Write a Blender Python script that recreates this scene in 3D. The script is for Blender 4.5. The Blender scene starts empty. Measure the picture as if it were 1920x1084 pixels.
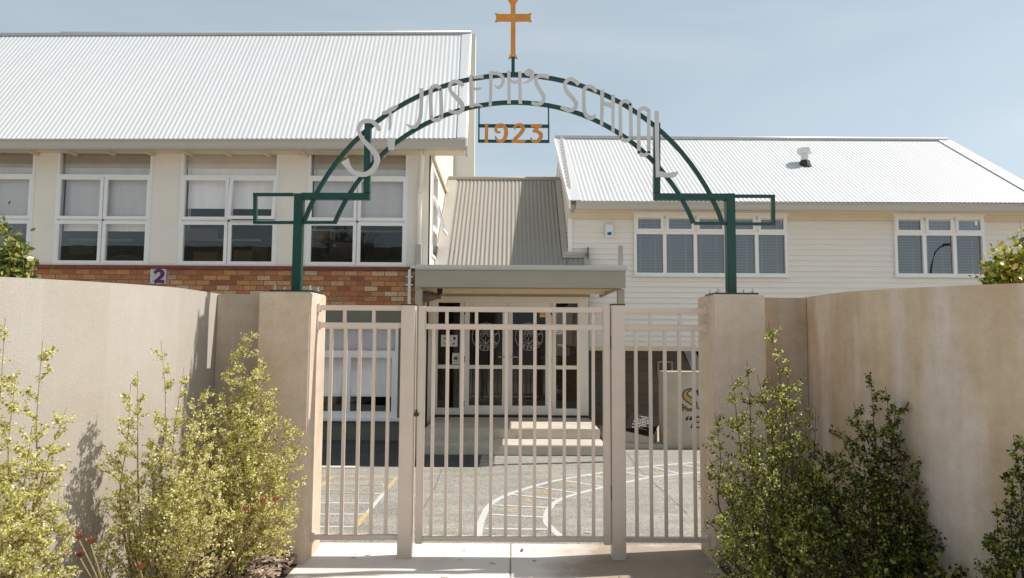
import bpy, bmesh, math, random
import numpy as np
from mathutils import Vector, Matrix
random.seed(7); RNG = np.random.default_rng(11)
scn = bpy.context.scene
col = scn.collection
R = math.radians
# ---------------------------------------------------------------- camera
F0 = 1280.0; CX, CY = 960.0, 542.0
PITCH = math.atan(93/1280); ROLL = R(0.35); EYE = 1.6
Fv = Vector((0, math.cos(PITCH), math.sin(PITCH)))
R0 = Vector((1, 0, 0)); U0 = Vector((0, -math.sin(PITCH), math.cos(PITCH)))
Rv = math.cos(ROLL)*R0 + math.sin(ROLL)*U0
Uv = -math.sin(ROLL)*R0 + math.cos(ROLL)*U0
CAM = Vector((0, 0, EYE))
def ray(px, py): return Fv + Rv*((px-CX)/F0) + Uv*((CY-py)/F0)
def W(px, py, D):            # point of the picture on the vertical plane y = D
    d = ray(px, py); return CAM + d*(D/d.y)
def G(px, py, z=0.0):        # point of the picture on the horizontal plane z
    d = ray(px, py); return CAM + d*((z-EYE)/d.z)
cd = bpy.data.cameras.new('camera'); cam = bpy.data.objects.new('camera', cd); col.objects.link(cam)
cd.sensor_width = 36; cd.lens = 24; cd.clip_start = .05; cd.clip_end = 900
M4 = Matrix((Rv, Uv, -Fv)).transposed().to_4x4(); M4.translation = CAM
cam.matrix_world = M4; scn.camera = cam

# ---------------------------------------------------------------- light
SX, SY = 0.75, 0.13
sund = Vector((SX, SY, 1)).normalized()
elev = math.asin(sund.z); az = math.atan2(sund.x, sund.y)
sl = bpy.data.lights.new('sun', 'SUN'); sl.energy = 3.7; sl.angle = R(.6); sl.color = (1, .95, .89)
so = bpy.data.objects.new('sun', sl); col.objects.link(so)
so.rotation_euler = (-sund).to_track_quat('-Z', 'Y').to_euler()
wd = bpy.data.worlds.new('World'); scn.world = wd; wd.use_nodes = True
nt = wd.node_tree; nt.nodes.clear()
sky = nt.nodes.new('ShaderNodeTexSky'); sky.sky_type = 'NISHITA'; sky.sun_disc = False
sky.sun_elevation = elev; sky.sun_rotation = az; sky.air_density = 1.0; sky.dust_density = 1.1; sky.ozone_density = 1.8; sky.altitude = 0
bg = nt.nodes.new('ShaderNodeBackground'); bg.inputs[1].default_value = 0.145
wo = nt.nodes.new('ShaderNodeOutputWorld')
hs = nt.nodes.new('ShaderNodeHueSaturation'); hs.inputs['Saturation'].default_value = .5
nt.links.new(sky.outputs[0], hs.inputs['Color']); tn = nt.nodes.new('ShaderNodeMix'); tn.data_type = 'RGBA'; tn.blend_type = 'MULTIPLY'; tn.inputs[0].default_value = 1; tn.inputs[7].default_value = (.95, 1.03, 1.0, 1)
nt.links.new(hs.outputs[0], tn.inputs[6])
hz = nt.nodes.new('ShaderNodeMix'); hz.data_type = 'RGBA'; hz.inputs[0].default_value = .68   # thin high veil of haze over the whole sky
tcw = nt.nodes.new('ShaderNodeTexCoord'); mpw = nt.nodes.new('ShaderNodeMapping'); mpw.inputs['Scale'].default_value = (1.2, 1.2, 4.5)
nw = nt.nodes.new('ShaderNodeTexNoise'); nw.inputs['Scale'].default_value = 1.6; nw.inputs['Detail'].default_value = 6; nw.inputs['Distortion'].default_value = .6
rw = nt.nodes.new('ShaderNodeValToRGB'); rw.color_ramp.elements[0].position = .38; rw.color_ramp.elements[0].color = (1.52, 1.86, 2.12, 1); rw.color_ramp.elements[1].position = .68; rw.color_ramp.elements[1].color = (2.05, 2.32, 2.52, 1)
nt.links.new(tcw.outputs['Generated'], mpw.inputs[0]); nt.links.new(mpw.outputs[0], nw.inputs['Vector']); nt.links.new(nw.outputs[0], rw.inputs[0])
nt.links.new(tn.outputs[2], hz.inputs[6]); nt.links.new(rw.outputs[0], hz.inputs[7]); nt.links.new(hz.outputs[2], bg.inputs[0]); nt.links.new(bg.outputs[0], wo.inputs[0])
scn.view_settings.view_transform = 'Standard'; scn.view_settings.look = 'None'
scn.view_settings.exposure = 0.66; scn.view_settings.gamma = 1

# ---------------------------------------------------------------- materials
def newmat(name):
    m = bpy.data.materials.new(name); m.use_nodes = True
    t = m.node_tree; return m, t, t.nodes['Principled BSDF']
def N(t, kind, **kw):
    n = t.nodes.new(kind)
    for k, v in kw.items():
        if hasattr(n, k): setattr(n, k, v)
        else: n.inputs[k].default_value = v
    return n
def coords(t, scale=(1,1,1)):
    tc = t.nodes.new('ShaderNodeTexCoord'); mp = t.nodes.new('ShaderNodeMapping')
    mp.inputs['Scale'].default_value = scale
    t.links.new(tc.outputs['Object'], mp.inputs['Vector']); return mp.outputs[0]
def ramp(t, src, stops):
    r = t.nodes.new('ShaderNodeValToRGB'); el = r.color_ramp.elements
    while len(el) < len(stops): el.new(.5)
    for e, (p, c) in zip(el, stops):
        e.position = p; e.color = (*c, 1) if len(c) == 3 else c
    t.links.new(src, r.inputs[0]); return r.outputs[0]
def mixc(t, fac, a, b, mode='MIX'):
    m = t.nodes.new('ShaderNodeMix'); m.data_type = 'RGBA'; m.blend_type = mode
    for s, v in ((m.inputs[0], fac), (m.inputs[6], a), (m.inputs[7], b)):
        if isinstance(v, (int, float)): s.default_value = v
        elif isinstance(v, tuple): s.default_value = (*v, 1) if len(v) == 3 else v
        else: t.links.new(v, s)
    return m.outputs[2]
def bump(t, bs, src, strength, dist=.01):
    b = N(t, 'ShaderNodeBump', Strength=strength, Distance=dist)
    t.links.new(src, b.inputs['Height']); t.links.new(b.outputs[0], bs.inputs['Normal'])
def simple(name, c, rough=.6, var=.08, scale=6, bmp=0, bscale=60, metal=0, stretch=(1,1,1), spec=None):
    m, t, bs = newmat(name)
    v = coords(t, stretch)
    n = N(t, 'ShaderNodeTexNoise', Scale=scale, Detail=6.0, Roughness=.6); t.links.new(v, n.inputs['Vector'])
    lo = tuple(x*(1-var) for x in c); hi = tuple(min(1, x*(1+var)) for x in c)
    t.links.new(ramp(t, n.outputs[0], [(.3, lo), (.7, hi)]), bs.inputs['Base Color'])
    bs.inputs['Roughness'].default_value = rough; bs.inputs['Metallic'].default_value = metal
    if spec is not None: bs.inputs['Specular IOR Level'].default_value = spec
    if bmp:
        n2 = N(t, 'ShaderNodeTexNoise', Scale=bscale, Detail=4.0); t.links.new(v, n2.inputs['Vector'])
        bump(t, bs, n2.outputs[0], bmp)
    return m
def plaster(name, a, b, c, warm=.5, drip=1.0, seams=(), mott=1.0):
    m, t, bs = newmat(name); v = coords(t)
    n1 = N(t, 'ShaderNodeTexNoise', Scale=1.6, Detail=5.0, Roughness=.55); t.links.new(v, n1.inputs['Vector'])
    base = ramp(t, n1.outputs[0], [(.32, a), (.68, b)])
    v2 = coords(t, (3.2, 3.2, .5))
    n2 = N(t, 'ShaderNodeTexNoise', Scale=1.0, Detail=3.0, Roughness=.5); t.links.new(v2, n2.inputs['Vector'])
    st = ramp(t, n2.outputs[0], [(.48, (0,0,0)), (.60, (drip,drip,drip))])
    x = mixc(t, st, base, c)
    v3 = coords(t, (14, 14, 1.2))
    n3 = N(t, 'ShaderNodeTexNoise', Scale=1.0, Detail=4.0); t.links.new(v3, n3.inputs['Vector'])
    s3 = ramp(t, n3.outputs[0], [(.42, (1,1,1)), (.66, (.83,.79,.73))])
    x = mixc(t, warm, x, s3, 'MULTIPLY')
    n5 = N(t, 'ShaderNodeTexNoise', Scale=.9, Detail=2.0); t.links.new(v, n5.inputs['Vector'])
    x = mixc(t, 1.0, x, ramp(t, n5.outputs[0], [(.4, (1,1,1)), (.7, (.9,.87,.84))]), 'MULTIPLY')
    n6 = N(t, 'ShaderNodeTexNoise', Scale=160.0, Detail=4.0, Roughness=.7); t.links.new(v, n6.inputs['Vector'])
    x = mixc(t, 1.0, x, ramp(t, n6.outputs[0], [(.3, (.86,.86,.85)), (.7, (1.07,1.07,1.07))]), 'MULTIPLY')
    n7 = N(t, 'ShaderNodeTexNoise', Scale=7.0, Detail=8.0, Roughness=.75); t.links.new(v, n7.inputs['Vector'])
    x = mixc(t, mott, x, ramp(t, n7.outputs[0], [(.35, (.89,.87,.84)), (.6, (1.03,1.03,1.03))]), 'MULTIPLY')
    if seams:
        sp = t.nodes.new('ShaderNodeSeparateXYZ'); t.links.new(v, sp.inputs[0])
        mr = N(t, 'ShaderNodeMapRange'); mr.inputs[1].default_value = 2.5; mr.inputs[2].default_value = 5.5; t.links.new(sp.outputs[1], mr.inputs[0])
        r_ = t.nodes.new('ShaderNodeValToRGB'); r_.color_ramp.interpolation = 'CONSTANT'; el = r_.color_ramp.elements
        while len(el) < len(seams): el.new(.5)
        for e, (p, c_) in zip(el, seams): e.position = (p-2.5)/3; e.color = (*c_, 1)
        t.links.new(mr.outputs[0], r_.inputs[0]); x = mixc(t, 1.0, x, r_.outputs[0], 'MULTIPLY')
    t.links.new(x, bs.inputs['Base Color']); bs.inputs['Roughness'].default_value = .88
    n4 = N(t, 'ShaderNodeTexNoise', Scale=90.0, Detail=5.0); t.links.new(v, n4.inputs['Vector'])
    bump(t, bs, n4.outputs[0], .3, .005)
    return m
M = {}
M['plaster'] = plaster('plaster', (.44,.395,.34), (.46,.417,.365), (.455,.42,.378), .10, .5, [(2.5,(1,1,1)), (3.62,(.955,.94,.925)), (3.98,(1,1,1)), (4.62,(.975,.965,.955))], .3)
M['plaster_recess'] = plaster('recess_plaster', (.44,.335,.225), (.54,.435,.32), (.52,.44,.37), .4, .7)
M['plaster_stained'] = plaster('stained_plaster', (.53,.415,.28), (.68,.56,.42), (.72,.64,.59), .35, .85, [(2.5,(1,1,1)), (3.72,(.96,.95,.93)), (4.1,(1.02,1,1))])
M['pillar'] = plaster('pillar_plaster', (.60,.47,.345), (.70,.58,.46), (.66,.555,.47), .3, .6)
M['roof'] = simple('roof_white', (.535,.54,.535), .45, .045, .6, stretch=(6,.5,.5))
M['roof_beige'] = simple('roof_beige', (.32,.295,.26), .8, .04, 1.2, spec=.15)
M['flash_beige'] = simple('flashing_beige', (.42,.385,.335), .5, .05, 3)
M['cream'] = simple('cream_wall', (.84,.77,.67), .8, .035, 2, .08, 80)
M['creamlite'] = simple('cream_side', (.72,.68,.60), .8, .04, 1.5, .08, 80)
M['board'] = simple('weatherboard', (.83,.775,.71), .6, .03, 5, stretch=(.3,1,4))
M['frame'] = simple('white_joinery', (.86,.835,.81), .45, .03, 8)
M['porchframe'] = simple('porch_joinery', (.85,.78,.69), .5, .03, 8)
M['gutter'] = simple('gutter_taupe', (.50,.445,.375), .5, .05, 1.5, stretch=(.2,1,8))
M['fascia'] = simple('fascia_olive', (.375,.335,.26), .55, .04, 2)
M['gutter_grey'] = simple('gutter_grey', (.52,.52,.49), .4, .04, 3)
M['soffit'] = simple('soffit_tan', (.70,.59,.43), .7, .05, 3)
M['timber'] = simple('stained_beam', (.36,.25,.14), .6, .1, 5, stretch=(.5,3,6))
M['gate'] = simple('gate_paint', (.64,.54,.455), .42, .04, 5, .05, 140)
M['green'] = simple('green_enamel', (.006,.055,.042), .32, .12, 4, .04, 60)
M['letter'] = simple('letter_paint', (.56,.54,.53), .5, .07, 4, .05, 60)
M['gold'] = simple('gold_enamel', (.60,.235,.035), .45, .12, 9, .06, 60)
M['goldflat'] = simple('gold_leaf', (.40,.25,.06), .5, .12, 9)
M['black'] = simple('black_paint', (.012,.012,.014), .5, .1, 6)
M['dark_metal'] = simple('dark_metal', (.05,.05,.05), .4, .2, 10, metal=.7)
M['galv'] = simple('galvanised', (.50,.50,.50), .4, .1, 12, metal=.5)
M['plastic'] = simple('white_plastic', (.76,.76,.74), .4, .03, 9)
M['blue'] = simple('blue_label', (.02,.10,.40), .4, .05, 9)
M['purple'] = simple('purple_tile', (.10,.018,.075), .4, .15, 90)
M['blind'] = simple('white_blind', (.93,.92,.92), .8, .05, 3, stretch=(3,1,.5))
M['tanblind'] = simple('tan_blind', (.66,.58,.46), .8, .07, 2)
M['lintel'] = simple('grey_green_render', (.17,.165,.13), .7, .06, 3, .1, 60)
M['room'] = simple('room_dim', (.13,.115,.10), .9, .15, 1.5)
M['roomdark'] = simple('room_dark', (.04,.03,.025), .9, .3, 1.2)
M['card'] = simple('cardboard', (.30,.19,.11), .8, .2, 4)
M['paper'] = simple('paper', (.70,.69,.62), .7, .05, 9)
M['orangepaper'] = simple('orange_paper', (.75,.33,.03), .6, .1, 9)
M['teal'] = simple('teal_print', (.03,.14,.17), .5, .1, 9)
M['white'] = simple('white_line', (.50,.49,.47), .7, .12, 30)
M['yellow'] = simple('yellow_line', (.50,.36,.17), .7, .18, 30)
M['yellowfaint'] = simple('worn_yellow', (.42,.30,.15), .8, .2, 30)
M['etched'] = simple('etched_white', (.52,.49,.45), .8, .05, 30)
M['skypanel'] = simple('pale_blue_panel', (.55,.66,.74), .3, .04, 3)
M['bark'] = simple('bark', (.13,.09,.06), .9, .3, 30, .3, 60)
M['twig'] = simple('twig', (.30,.22,.11), .85, .25, 40)
M['darktwig'] = simple('dark_twig', (.055,.04,.03), .85, .25, 40)
M['redsill'] = simple('red_sill', (.22,.045,.03), .35, .25, 9)
M['hedge'] = simple('street_dark', (.05,.055,.035), .9, .4, 3)
M['street_wall'] = simple('street_wall', (.22,.17,.13), .9, .2, 1)
# bricks
def brick_mat(name, lw, lh, stops, mortar, rough=.7, ms=.007, depth=.5, pits=True, shift=.5):
    m, t, bs = newmat(name)
    tc = t.nodes.new('ShaderNodeTexCoord'); sp = t.nodes.new('ShaderNodeSeparateXYZ'); cb = t.nodes.new('ShaderNodeCombineXYZ')
    t.links.new(tc.outputs['Object'], sp.inputs[0]); t.links.new(sp.outputs[0], cb.inputs[0]); t.links.new(sp.outputs[2], cb.inputs[1])
    b = N(t, 'ShaderNodeTexBrick', Scale=1.0); b.offset = shift; b.squash = 1
    b.inputs['Color1'].default_value = (0,0,0,1); b.inputs['Color2'].default_value = (1,1,1,1); b.inputs['Mortar'].default_value = (.5,.5,.5,1)
    b.inputs['Mortar Size'].default_value = ms; b.inputs['Brick Width'].default_value = lw; b.inputs['Row Height'].default_value = lh
    b.inputs['Mortar Smooth'].default_value = .2
    t.links.new(cb.outputs[0], b.inputs['Vector'])
    c = ramp(t, b.outputs['Color'], stops)
    n = N(t, 'ShaderNodeTexNoise', Scale=55.0, Detail=5.0); t.links.new(tc.outputs['Object'], n.inputs['Vector'])
    if pits: c = mixc(t, 1.0, c, ramp(t, n.outputs[0], [(.3, (.55,.5,.5)), (.5, (1,1,1)), (.75, (1.1,1.05,1.0))]), 'MULTIPLY')
    c = mixc(t, b.outputs['Fac'], c, mortar)
    t.links.new(c, bs.inputs['Base Color']); bs.inputs['Roughness'].default_value = rough
    iv = N(t, 'ShaderNodeMath', operation='SUBTRACT'); iv.inputs[0].default_value = 1; t.links.new(b.outputs['Fac'], iv.inputs[1])
    bump(t, bs, iv.outputs[0], depth, .008)
    return m
M['brick'] = brick_mat('orange_brick', .213, .0805, [(0, (.30,.085,.035)), (.16, (.44,.15,.05)), (.35, (.50,.21,.07)), (.52, (.57,.27,.10)), (.68, (.38,.125,.05)), (.84, (.58,.32,.14)), (.94, (.62,.46,.28)), (1, (.24,.055,.035))], (.16,.11,.075))
M['block'] = brick_mat('painted_block', .42, .205, [(0, (.165,.135,.105)), (1, (.19,.155,.12))], (.105,.085,.068), .8, .006, .4, False)
# asphalt: worn chip seal
m, t, bs = newmat('chip_seal'); v = coords(t)
n1 = N(t, 'ShaderNodeTexNoise', Scale=.7, Detail=6.0, Roughness=.6); t.links.new(v, n1.inputs['Vector'])
base = ramp(t, n1.outputs[0], [(.3, (.27,.255,.225)), (.7, (.33,.312,.275))])
vo = N(t, 'ShaderNodeTexVoronoi', Scale=105.0); t.links.new(v, vo.inputs['Vector'])
sepc = t.nodes.new('ShaderNodeSeparateColor'); t.links.new(vo.outputs['Color'], sepc.inputs[0])
x = mixc(t, 1.0, base, ramp(t, sepc.outputs[0], [(0, (.52,.52,.53)), (.3, (.90,.90,.90)), (.75, (1.07,1.06,1.04)), (1, (1.55,1.52,1.45))]), 'MULTIPLY')
n2 = N(t, 'ShaderNodeTexNoise', Scale=2.2, Detail=3.0); t.links.new(coords(t, (.6, 2.4, 1)), n2.inputs['Vector'])
x = mixc(t, 1.0, x, ramp(t, n2.outputs[0], [(.35, (.82,.82,.83)), (.65, (1.08,1.06,1.03))]), 'MULTIPLY')
t.links.new(x, bs.inputs['Base Color']); bs.inputs['Roughness'].default_value = .85
bump(t, bs, vo.outputs['Distance'], .6, .006); M['asphalt'] = m
# concrete path with stains
def concrete(name, a, b, stain, bs_=.15, spot=None):
    m, t, bs = newmat(name); v = coords(t)
    n1 = N(t, 'ShaderNodeTexNoise', Scale=1.3, Detail=7.0, Roughness=.6); t.links.new(v, n1.inputs['Vector'])
    x = ramp(t, n1.outputs[0], [(.3, a), (.7, b)])
    n2 = N(t, 'ShaderNodeTexNoise', Scale=2.4, Detail=5.0, Roughness=.65); t.links.new(v, n2.inputs['Vector'])
    x = mixc(t, ramp(t, n2.outputs[0], [(.55, (0,0,0)), (.72, (.7,.7,.7))]), x, stain)
    if spot:
        sx_, sy_, sr_, sc_ = spot
        vm = N(t, 'ShaderNodeVectorMath', operation='DISTANCE'); vm.inputs[1].default_value = (sx_, sy_, 0); t.links.new(v, vm.inputs[0])
        ad = N(t, 'ShaderNodeMath', operation='MULTIPLY_ADD'); t.links.new(n2.outputs[0], ad.inputs[0]); ad.inputs[1].default_value = -.9; t.links.new(vm.outputs['Value'], ad.inputs[2])
        x = mixc(t, ramp(t, ad.outputs[0], [(0, (.85,.85,.85)), (sr_, (0,0,0))]), x, sc_)
    n3 = N(t, 'ShaderNodeTexNoise', Scale=260.0, Detail=2.0); t.links.new(v, n3.inputs['Vector'])
    x = mixc(t, 1.0, x, ramp(t, n3.outputs[0], [(.3, (.88,.88,.88)), (.7, (1.06,1.06,1.06))]), 'MULTIPLY')
    t.links.new(x, bs.inputs['Base Color']); bs.inputs['Roughness'].default_value = .85
    bump(t, bs, n3.outputs[0], bs_, .003); return m
M['path'] = concrete('pink_concrete', (.68,.60,.545), (.76,.68,.62), (.56,.47,.39), spot=(1.02, 4.98, .42, (.27,.20,.13)))
M['shadeasphalt'] = concrete('shade_dark_asphalt', (.045,.043,.047), (.075,.070,.073), (.11,.10,.095), .5)  # asphalt colour darkened to deepen the shade under the canopy
M['pavement'] = concrete('pavement_concrete', (.68,.61,.54), (.74,.67,.60), (.6,.52,.44))
M['road'] = concrete('pale_road', (.46,.42,.37), (.54,.49,.43), (.36,.32,.28))  # road and pavement, out of view, made pale to bounce fill light
M['step'] = concrete('old_concrete', (.47,.41,.335), (.60,.54,.455), (.33,.26,.18), .3)
M['soil'] = concrete('dark_soil', (.045,.03,.02), (.09,.062,.045), (.03,.02,.015), .8)
m, t, bs = newmat('wood_chip')
g = t.nodes.new('ShaderNodeNewGeometry'); t.links.new(ramp(t, g.outputs['Random Per Island'], [(0, (.16,.10,.07)), (.5, (.36,.26,.19)), (1, (.55,.44,.35))]), bs.inputs['Base Color'])
bs.inputs['Roughness'].default_value = .9; M['chip'] = m
# speckled number tile
m, t, bs = newmat('speckled_tile'); vo = N(t, 'ShaderNodeTexVoronoi', Scale=140.0); t.links.new(coords(t), vo.inputs['Vector'])
sc = t.nodes.new('ShaderNodeSeparateColor'); t.links.new(vo.outputs['Color'], sc.inputs[0])
t.links.new(ramp(t, sc.outputs[0], [(0, (.20,.14,.30)), (.3, (.45,.42,.50)), (.6, (.70,.68,.70))]), bs.inputs['Base Color']); M['tile'] = m
# venetian blind: horizontal slats
m, t, bs = newmat('venetian_slats')
wv = N(t, 'ShaderNodeTexWave', Scale=6.4); wv.bands_direction = 'Z'; t.links.new(coords(t), wv.inputs['Vector'])
t.links.new(ramp(t, wv.outputs[0], [(.2, (.05,.056,.065)), (.8, (.17,.18,.19))]), bs.inputs['Base Color']); bs.inputs['Roughness'].default_value = .6
M['slats'] = m
# window glass: a clear pane that mirrors a little of the street
def glass(name, refl, tint, rough=.0):
    m = bpy.data.materials.new(name); m.use_nodes = True; t = m.node_tree; t.nodes.clear()
    tr = N(t, 'ShaderNodeBsdfTransparent'); tr.inputs[0].default_value = (*tint, 1)
    gl = N(t, 'ShaderNodeBsdfGlossy', Roughness=rough); gl.inputs[0].default_value = (1,1,1,1)
    n = N(t, 'ShaderNodeTexNoise', Scale=1.7, Detail=1.0); t.links.new(coords(t), n.inputs['Vector'])
    b = N(t, 'ShaderNodeBump', Strength=.05, Distance=.02); t.links.new(n.outputs[0], b.inputs['Height']); t.links.new(b.outputs[0], gl.inputs['Normal'])
    fr = N(t, 'ShaderNodeFresnel', IOR=1.5)
    ma = N(t, 'ShaderNodeMath', operation='MULTIPLY_ADD'); t.links.new(fr.outputs[0], ma.inputs[0]); ma.inputs[1].default_value = 1.2; ma.inputs[2].default_value = refl; ma.use_clamp = True
    mx = N(t, 'ShaderNodeMixShader'); t.links.new(ma.outputs[0], mx.inputs[0]); t.links.new(tr.outputs[0], mx.inputs[1]); t.links.new(gl.outputs[0], mx.inputs[2])
    o = N(t, 'ShaderNodeOutputMaterial'); t.links.new(mx.outputs[0], o.inputs[0]); return m
M['glass'] = glass('window_glass', .02, (.97,.96,.95))
M['glass_dark'] = glass('tinted_glass', .13, (.60,.62,.66))
M['glass_door'] = glass('door_glass', -.012, (.5,.48,.46))
# leaves
def leafmat(name, stops, transl=.35, rough=.4):
    m = bpy.data.materials.new(name); m.use_nodes = True; t = m.node_tree; bs = t.nodes['Principled BSDF']; o = t.nodes['Material Output']
    g = t.nodes.new('ShaderNodeNewGeometry'); c = ramp(t, g.outputs['Random Per Island'], stops)
    t.links.new(c, bs.inputs['Base Color']); bs.inputs['Roughness'].default_value = rough
    tl = N(t, 'ShaderNodeBsdfTranslucent'); t.links.new(c, tl.inputs[0])
    mx = N(t, 'ShaderNodeMixShader'); mx.inputs[0].default_value = transl
    t.links.new(bs.outputs[0], mx.inputs[1]); t.links.new(tl.outputs[0], mx.inputs[2]); t.links.new(mx.outputs[0], o.inputs[0]); return m
M['leaf_y'] = leafmat('variegated_leaf', [(0, (.15,.165,.015)), (.22, (.42,.42,.05)), (.48, (.76,.71,.20)), (.76, (.92,.85,.46)), (1, (.95,.90,.70))], .5)
M['leaf_g'] = leafmat('green_small_leaf', [(0, (.018,.03,.004)), (.45, (.06,.085,.007)), (.75, (.21,.24,.018)), (1, (.58,.54,.14))], .45)
M['leaf_r'] = leafmat('sunny_small_leaf', [(0, (.04,.06,.006)), (.35, (.15,.18,.015)), (.7, (.46,.46,.06)), (1, (.88,.82,.42))], .5)  # brighter copy of the small leaf, sunlight put into its colour
M['leaf_b'] = leafmat('broad_leaf', [(0, (.05,.09,.01)), (.35, (.18,.24,.02)), (.7, (.48,.48,.05)), (.9, (.65,.48,.07)), (1, (.65,.33,.06))], .4, .3)
M['leaf_m'] = leafmat('glossy_leaf', [(0, (.04,.07,.015)), (.4, (.13,.18,.03)), (.75, (.36,.38,.07)), (1, (.65,.55,.20))], .4, .22)
M['leaf_l'] = leafmat('lime_leaf', [(0, (.12,.17,.03)), (.5, (.28,.33,.05)), (1, (.48,.48,.10))], .45)
M['bract'] = leafmat('red_bract', [(0, (.20,.04,.025)), (.6, (.32,.09,.05)), (1, (.45,.20,.10))], .3)

# ---------------------------------------------------------------- mesh helpers
def link(o, parent=None):
    col.objects.link(o)
    if parent is not None: o.parent = parent
    return o
class MB:
    def __init__(s): s.v = []; s.f = []; s.m = []
    def add(s, vs, fs, mi=0):
        n = len(s.v); s.v += [tuple(p) for p in vs]; s.f += [tuple(i+n for i in f) for f in fs]; s.m += [mi]*len(fs); return s
    def box(s, x0, x1, y0, y1, z0, z1, mi=0):
        if x0 > x1: x0, x1 = x1, x0
        if y0 > y1: y0, y1 = y1, y0
        if z0 > z1: z0, z1 = z1, z0
        return s.add([(x0,y0,z0),(x1,y0,z0),(x1,y1,z0),(x0,y1,z0),(x0,y0,z1),(x1,y0,z1),(x1,y1,z1),(x0,y1,z1)],
                     [(0,3,2,1),(4,5,6,7),(0,1,5,4),(1,2,6,5),(2,3,7,6),(3,0,4,7)], mi)
    def hexa(s, a, b, mi=0):   # two quads (4 pts each), front a, back b
        return s.add(list(a)+list(b), [(0,1,2,3),(7,6,5,4),(0,4,5,1),(1,5,6,2),(2,6,7,3),(3,7,4,0)], mi)
    def quad(s, a, b, c, d, mi=0): return s.add([a,b,c,d], [(0,1,2,3)], mi)
    def prism(s, pts, d, mi=0):   # planar polygon extruded by vector d
        n = len(pts); d = Vector(d); P = [Vector(p) for p in pts]
        return s.add(P+[p+d for p in P], [tuple(range(n-1,-1,-1)), tuple(range(n,2*n))]+[(i,(i+1)%n,(i+1)%n+n,i+n) for i in range(n)], mi)
    def tube(s, pts, r, n=8, mi=0, caps=True):
        pts = [Vector(p) for p in pts]; rs = r if isinstance(r, (list, tuple)) else [r]*len(pts)
        vs = []; fs = []
        for i, p in enumerate(pts):
            d = (pts[min(i+1, len(pts)-1)]-pts[max(i-1, 0)]).normalized()
            a = d.orthogonal().normalized() if abs(d.z) < .9 else Vector((1,0,0)).cross(d).normalized()
            if abs(d.z) < .9: a = Vector((0,0,1)).cross(d).normalized()
            b = d.cross(a)
            for k in range(n):
                th = 2*math.pi*k/n; vs.append(p+(a*math.cos(th)+b*math.sin(th))*rs[i])
        for i in range(len(pts)-1):
            for k in range(n):
                fs.append((i*n+k, i*n+(k+1)%n, (i+1)*n+(k+1)%n, (i+1)*n+k))
        if caps: fs += [tuple(range(n-1,-1,-1)), tuple((len(pts)-1)*n+k for k in range(n))]
        return s.add(vs, fs, mi)
    def bar(s, p, q, w, h, mi=0):  # square bar p->q lying in an xz plane, w wide in-plane, h deep (y)
        p = Vector(p); q = Vector(q); d = (q-p).normalized(); a = Vector((d.z, 0, -d.x))*(w/2); y = Vector((0, h/2, 0))
        return s.hexa([p-a-y, p+a-y, q+a-y, q-a-y], [p-a+y, p+a+y, q+a+y, q-a+y], mi)
    def build(s, name, mats, parent=None, smooth=False, bevel=0, loc=None):
        me = bpy.data.meshes.new(name); me.from_pydata(s.v, [], s.f)
        if not isinstance(mats, (list, tuple)): mats = [mats]
        for x in mats: me.materials.append(M[x] if isinstance(x, str) else x)
        me.polygons.foreach_set('material_index', s.m)
        bm = bmesh.new(); bm.from_mesh(me); bmesh.ops.recalc_face_normals(bm, faces=bm.faces)
        if bevel: bmesh.ops.bevel(bm, geom=[e for e in bm.edges if len(e.link_faces) == 2 and e.calc_face_angle(0) > .5], offset=bevel, segments=2, affect='EDGES', clamp_overlap=True)
        bm.to_mesh(me); bm.free()
        if smooth: me.polygons.foreach_set('use_smooth', [True]*len(me.polygons))
        me.update(); return link(bpy.data.objects.new(name, me), parent)
def tag(o, label=None, cat=None, group=None, kind=None):
    for k, v in (('label', label), ('category', cat), ('group', group), ('kind', kind)):
        if v: o[k] = v
    return o
def root(name, label, cat, group=None, loc=(0,0,0)):
    o = bpy.data.objects.new(name, None); o.empty_display_size = .2; o.location = loc; col.objects.link(o)
    return tag(o, label, cat, group)
def rebase(rt, loc):   # put the Empty at the base of what it holds while parts stay put
    rt.location = loc
    for c in rt.children: c.location = Vector(c.location)-Vector(loc)
def bez(pts, n=10):          # catmull-rom
    P = [Vector(p) for p in pts]; P = [2*P[0]-P[1]]+P+[2*P[-1]-P[-2]]; out = []
    for i in range(1, len(P)-2):
        for k in range(n):
            t = k/n; out.append(.5*((2*P[i])+(P[i+1]-P[i-1])*t+(2*P[i-1]-5*P[i]+4*P[i+1]-P[i+2])*t*t+(3*P[i]-P[i-1]-3*P[i+1]+P[i+2])*t*t*t))
    out.append(P[-2]); return out
def stroke2d(pts, w, n=8, closed=False):  # (x,y[,w]) picture strokes -> left/right outline
    if len(pts[0]) == 2: pts = [(p[0], p[1], w) for p in pts]
    c = bez(pts, n) if n > 1 else [Vector(p) for p in pts]
    L, Rr = [], []
    for i, p in enumerate(c):
        a, b = (c[(i+1) % (len(c)-1)] if closed else c[min(i+1, len(c)-1)]), (c[i-1 if i else -2] if closed else c[max(i-1, 0)])
        d = Vector((a.x-b.x, a.y-b.y)); d = d.normalized() if d.length else Vector((1,0))
        nrm = Vector((-d.y, d.x))*(p.z/2); L.append((p.x+nrm.x, p.y+nrm.y)); Rr.append((p.x-nrm.x, p.y-nrm.y))
    return L, Rr
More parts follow.
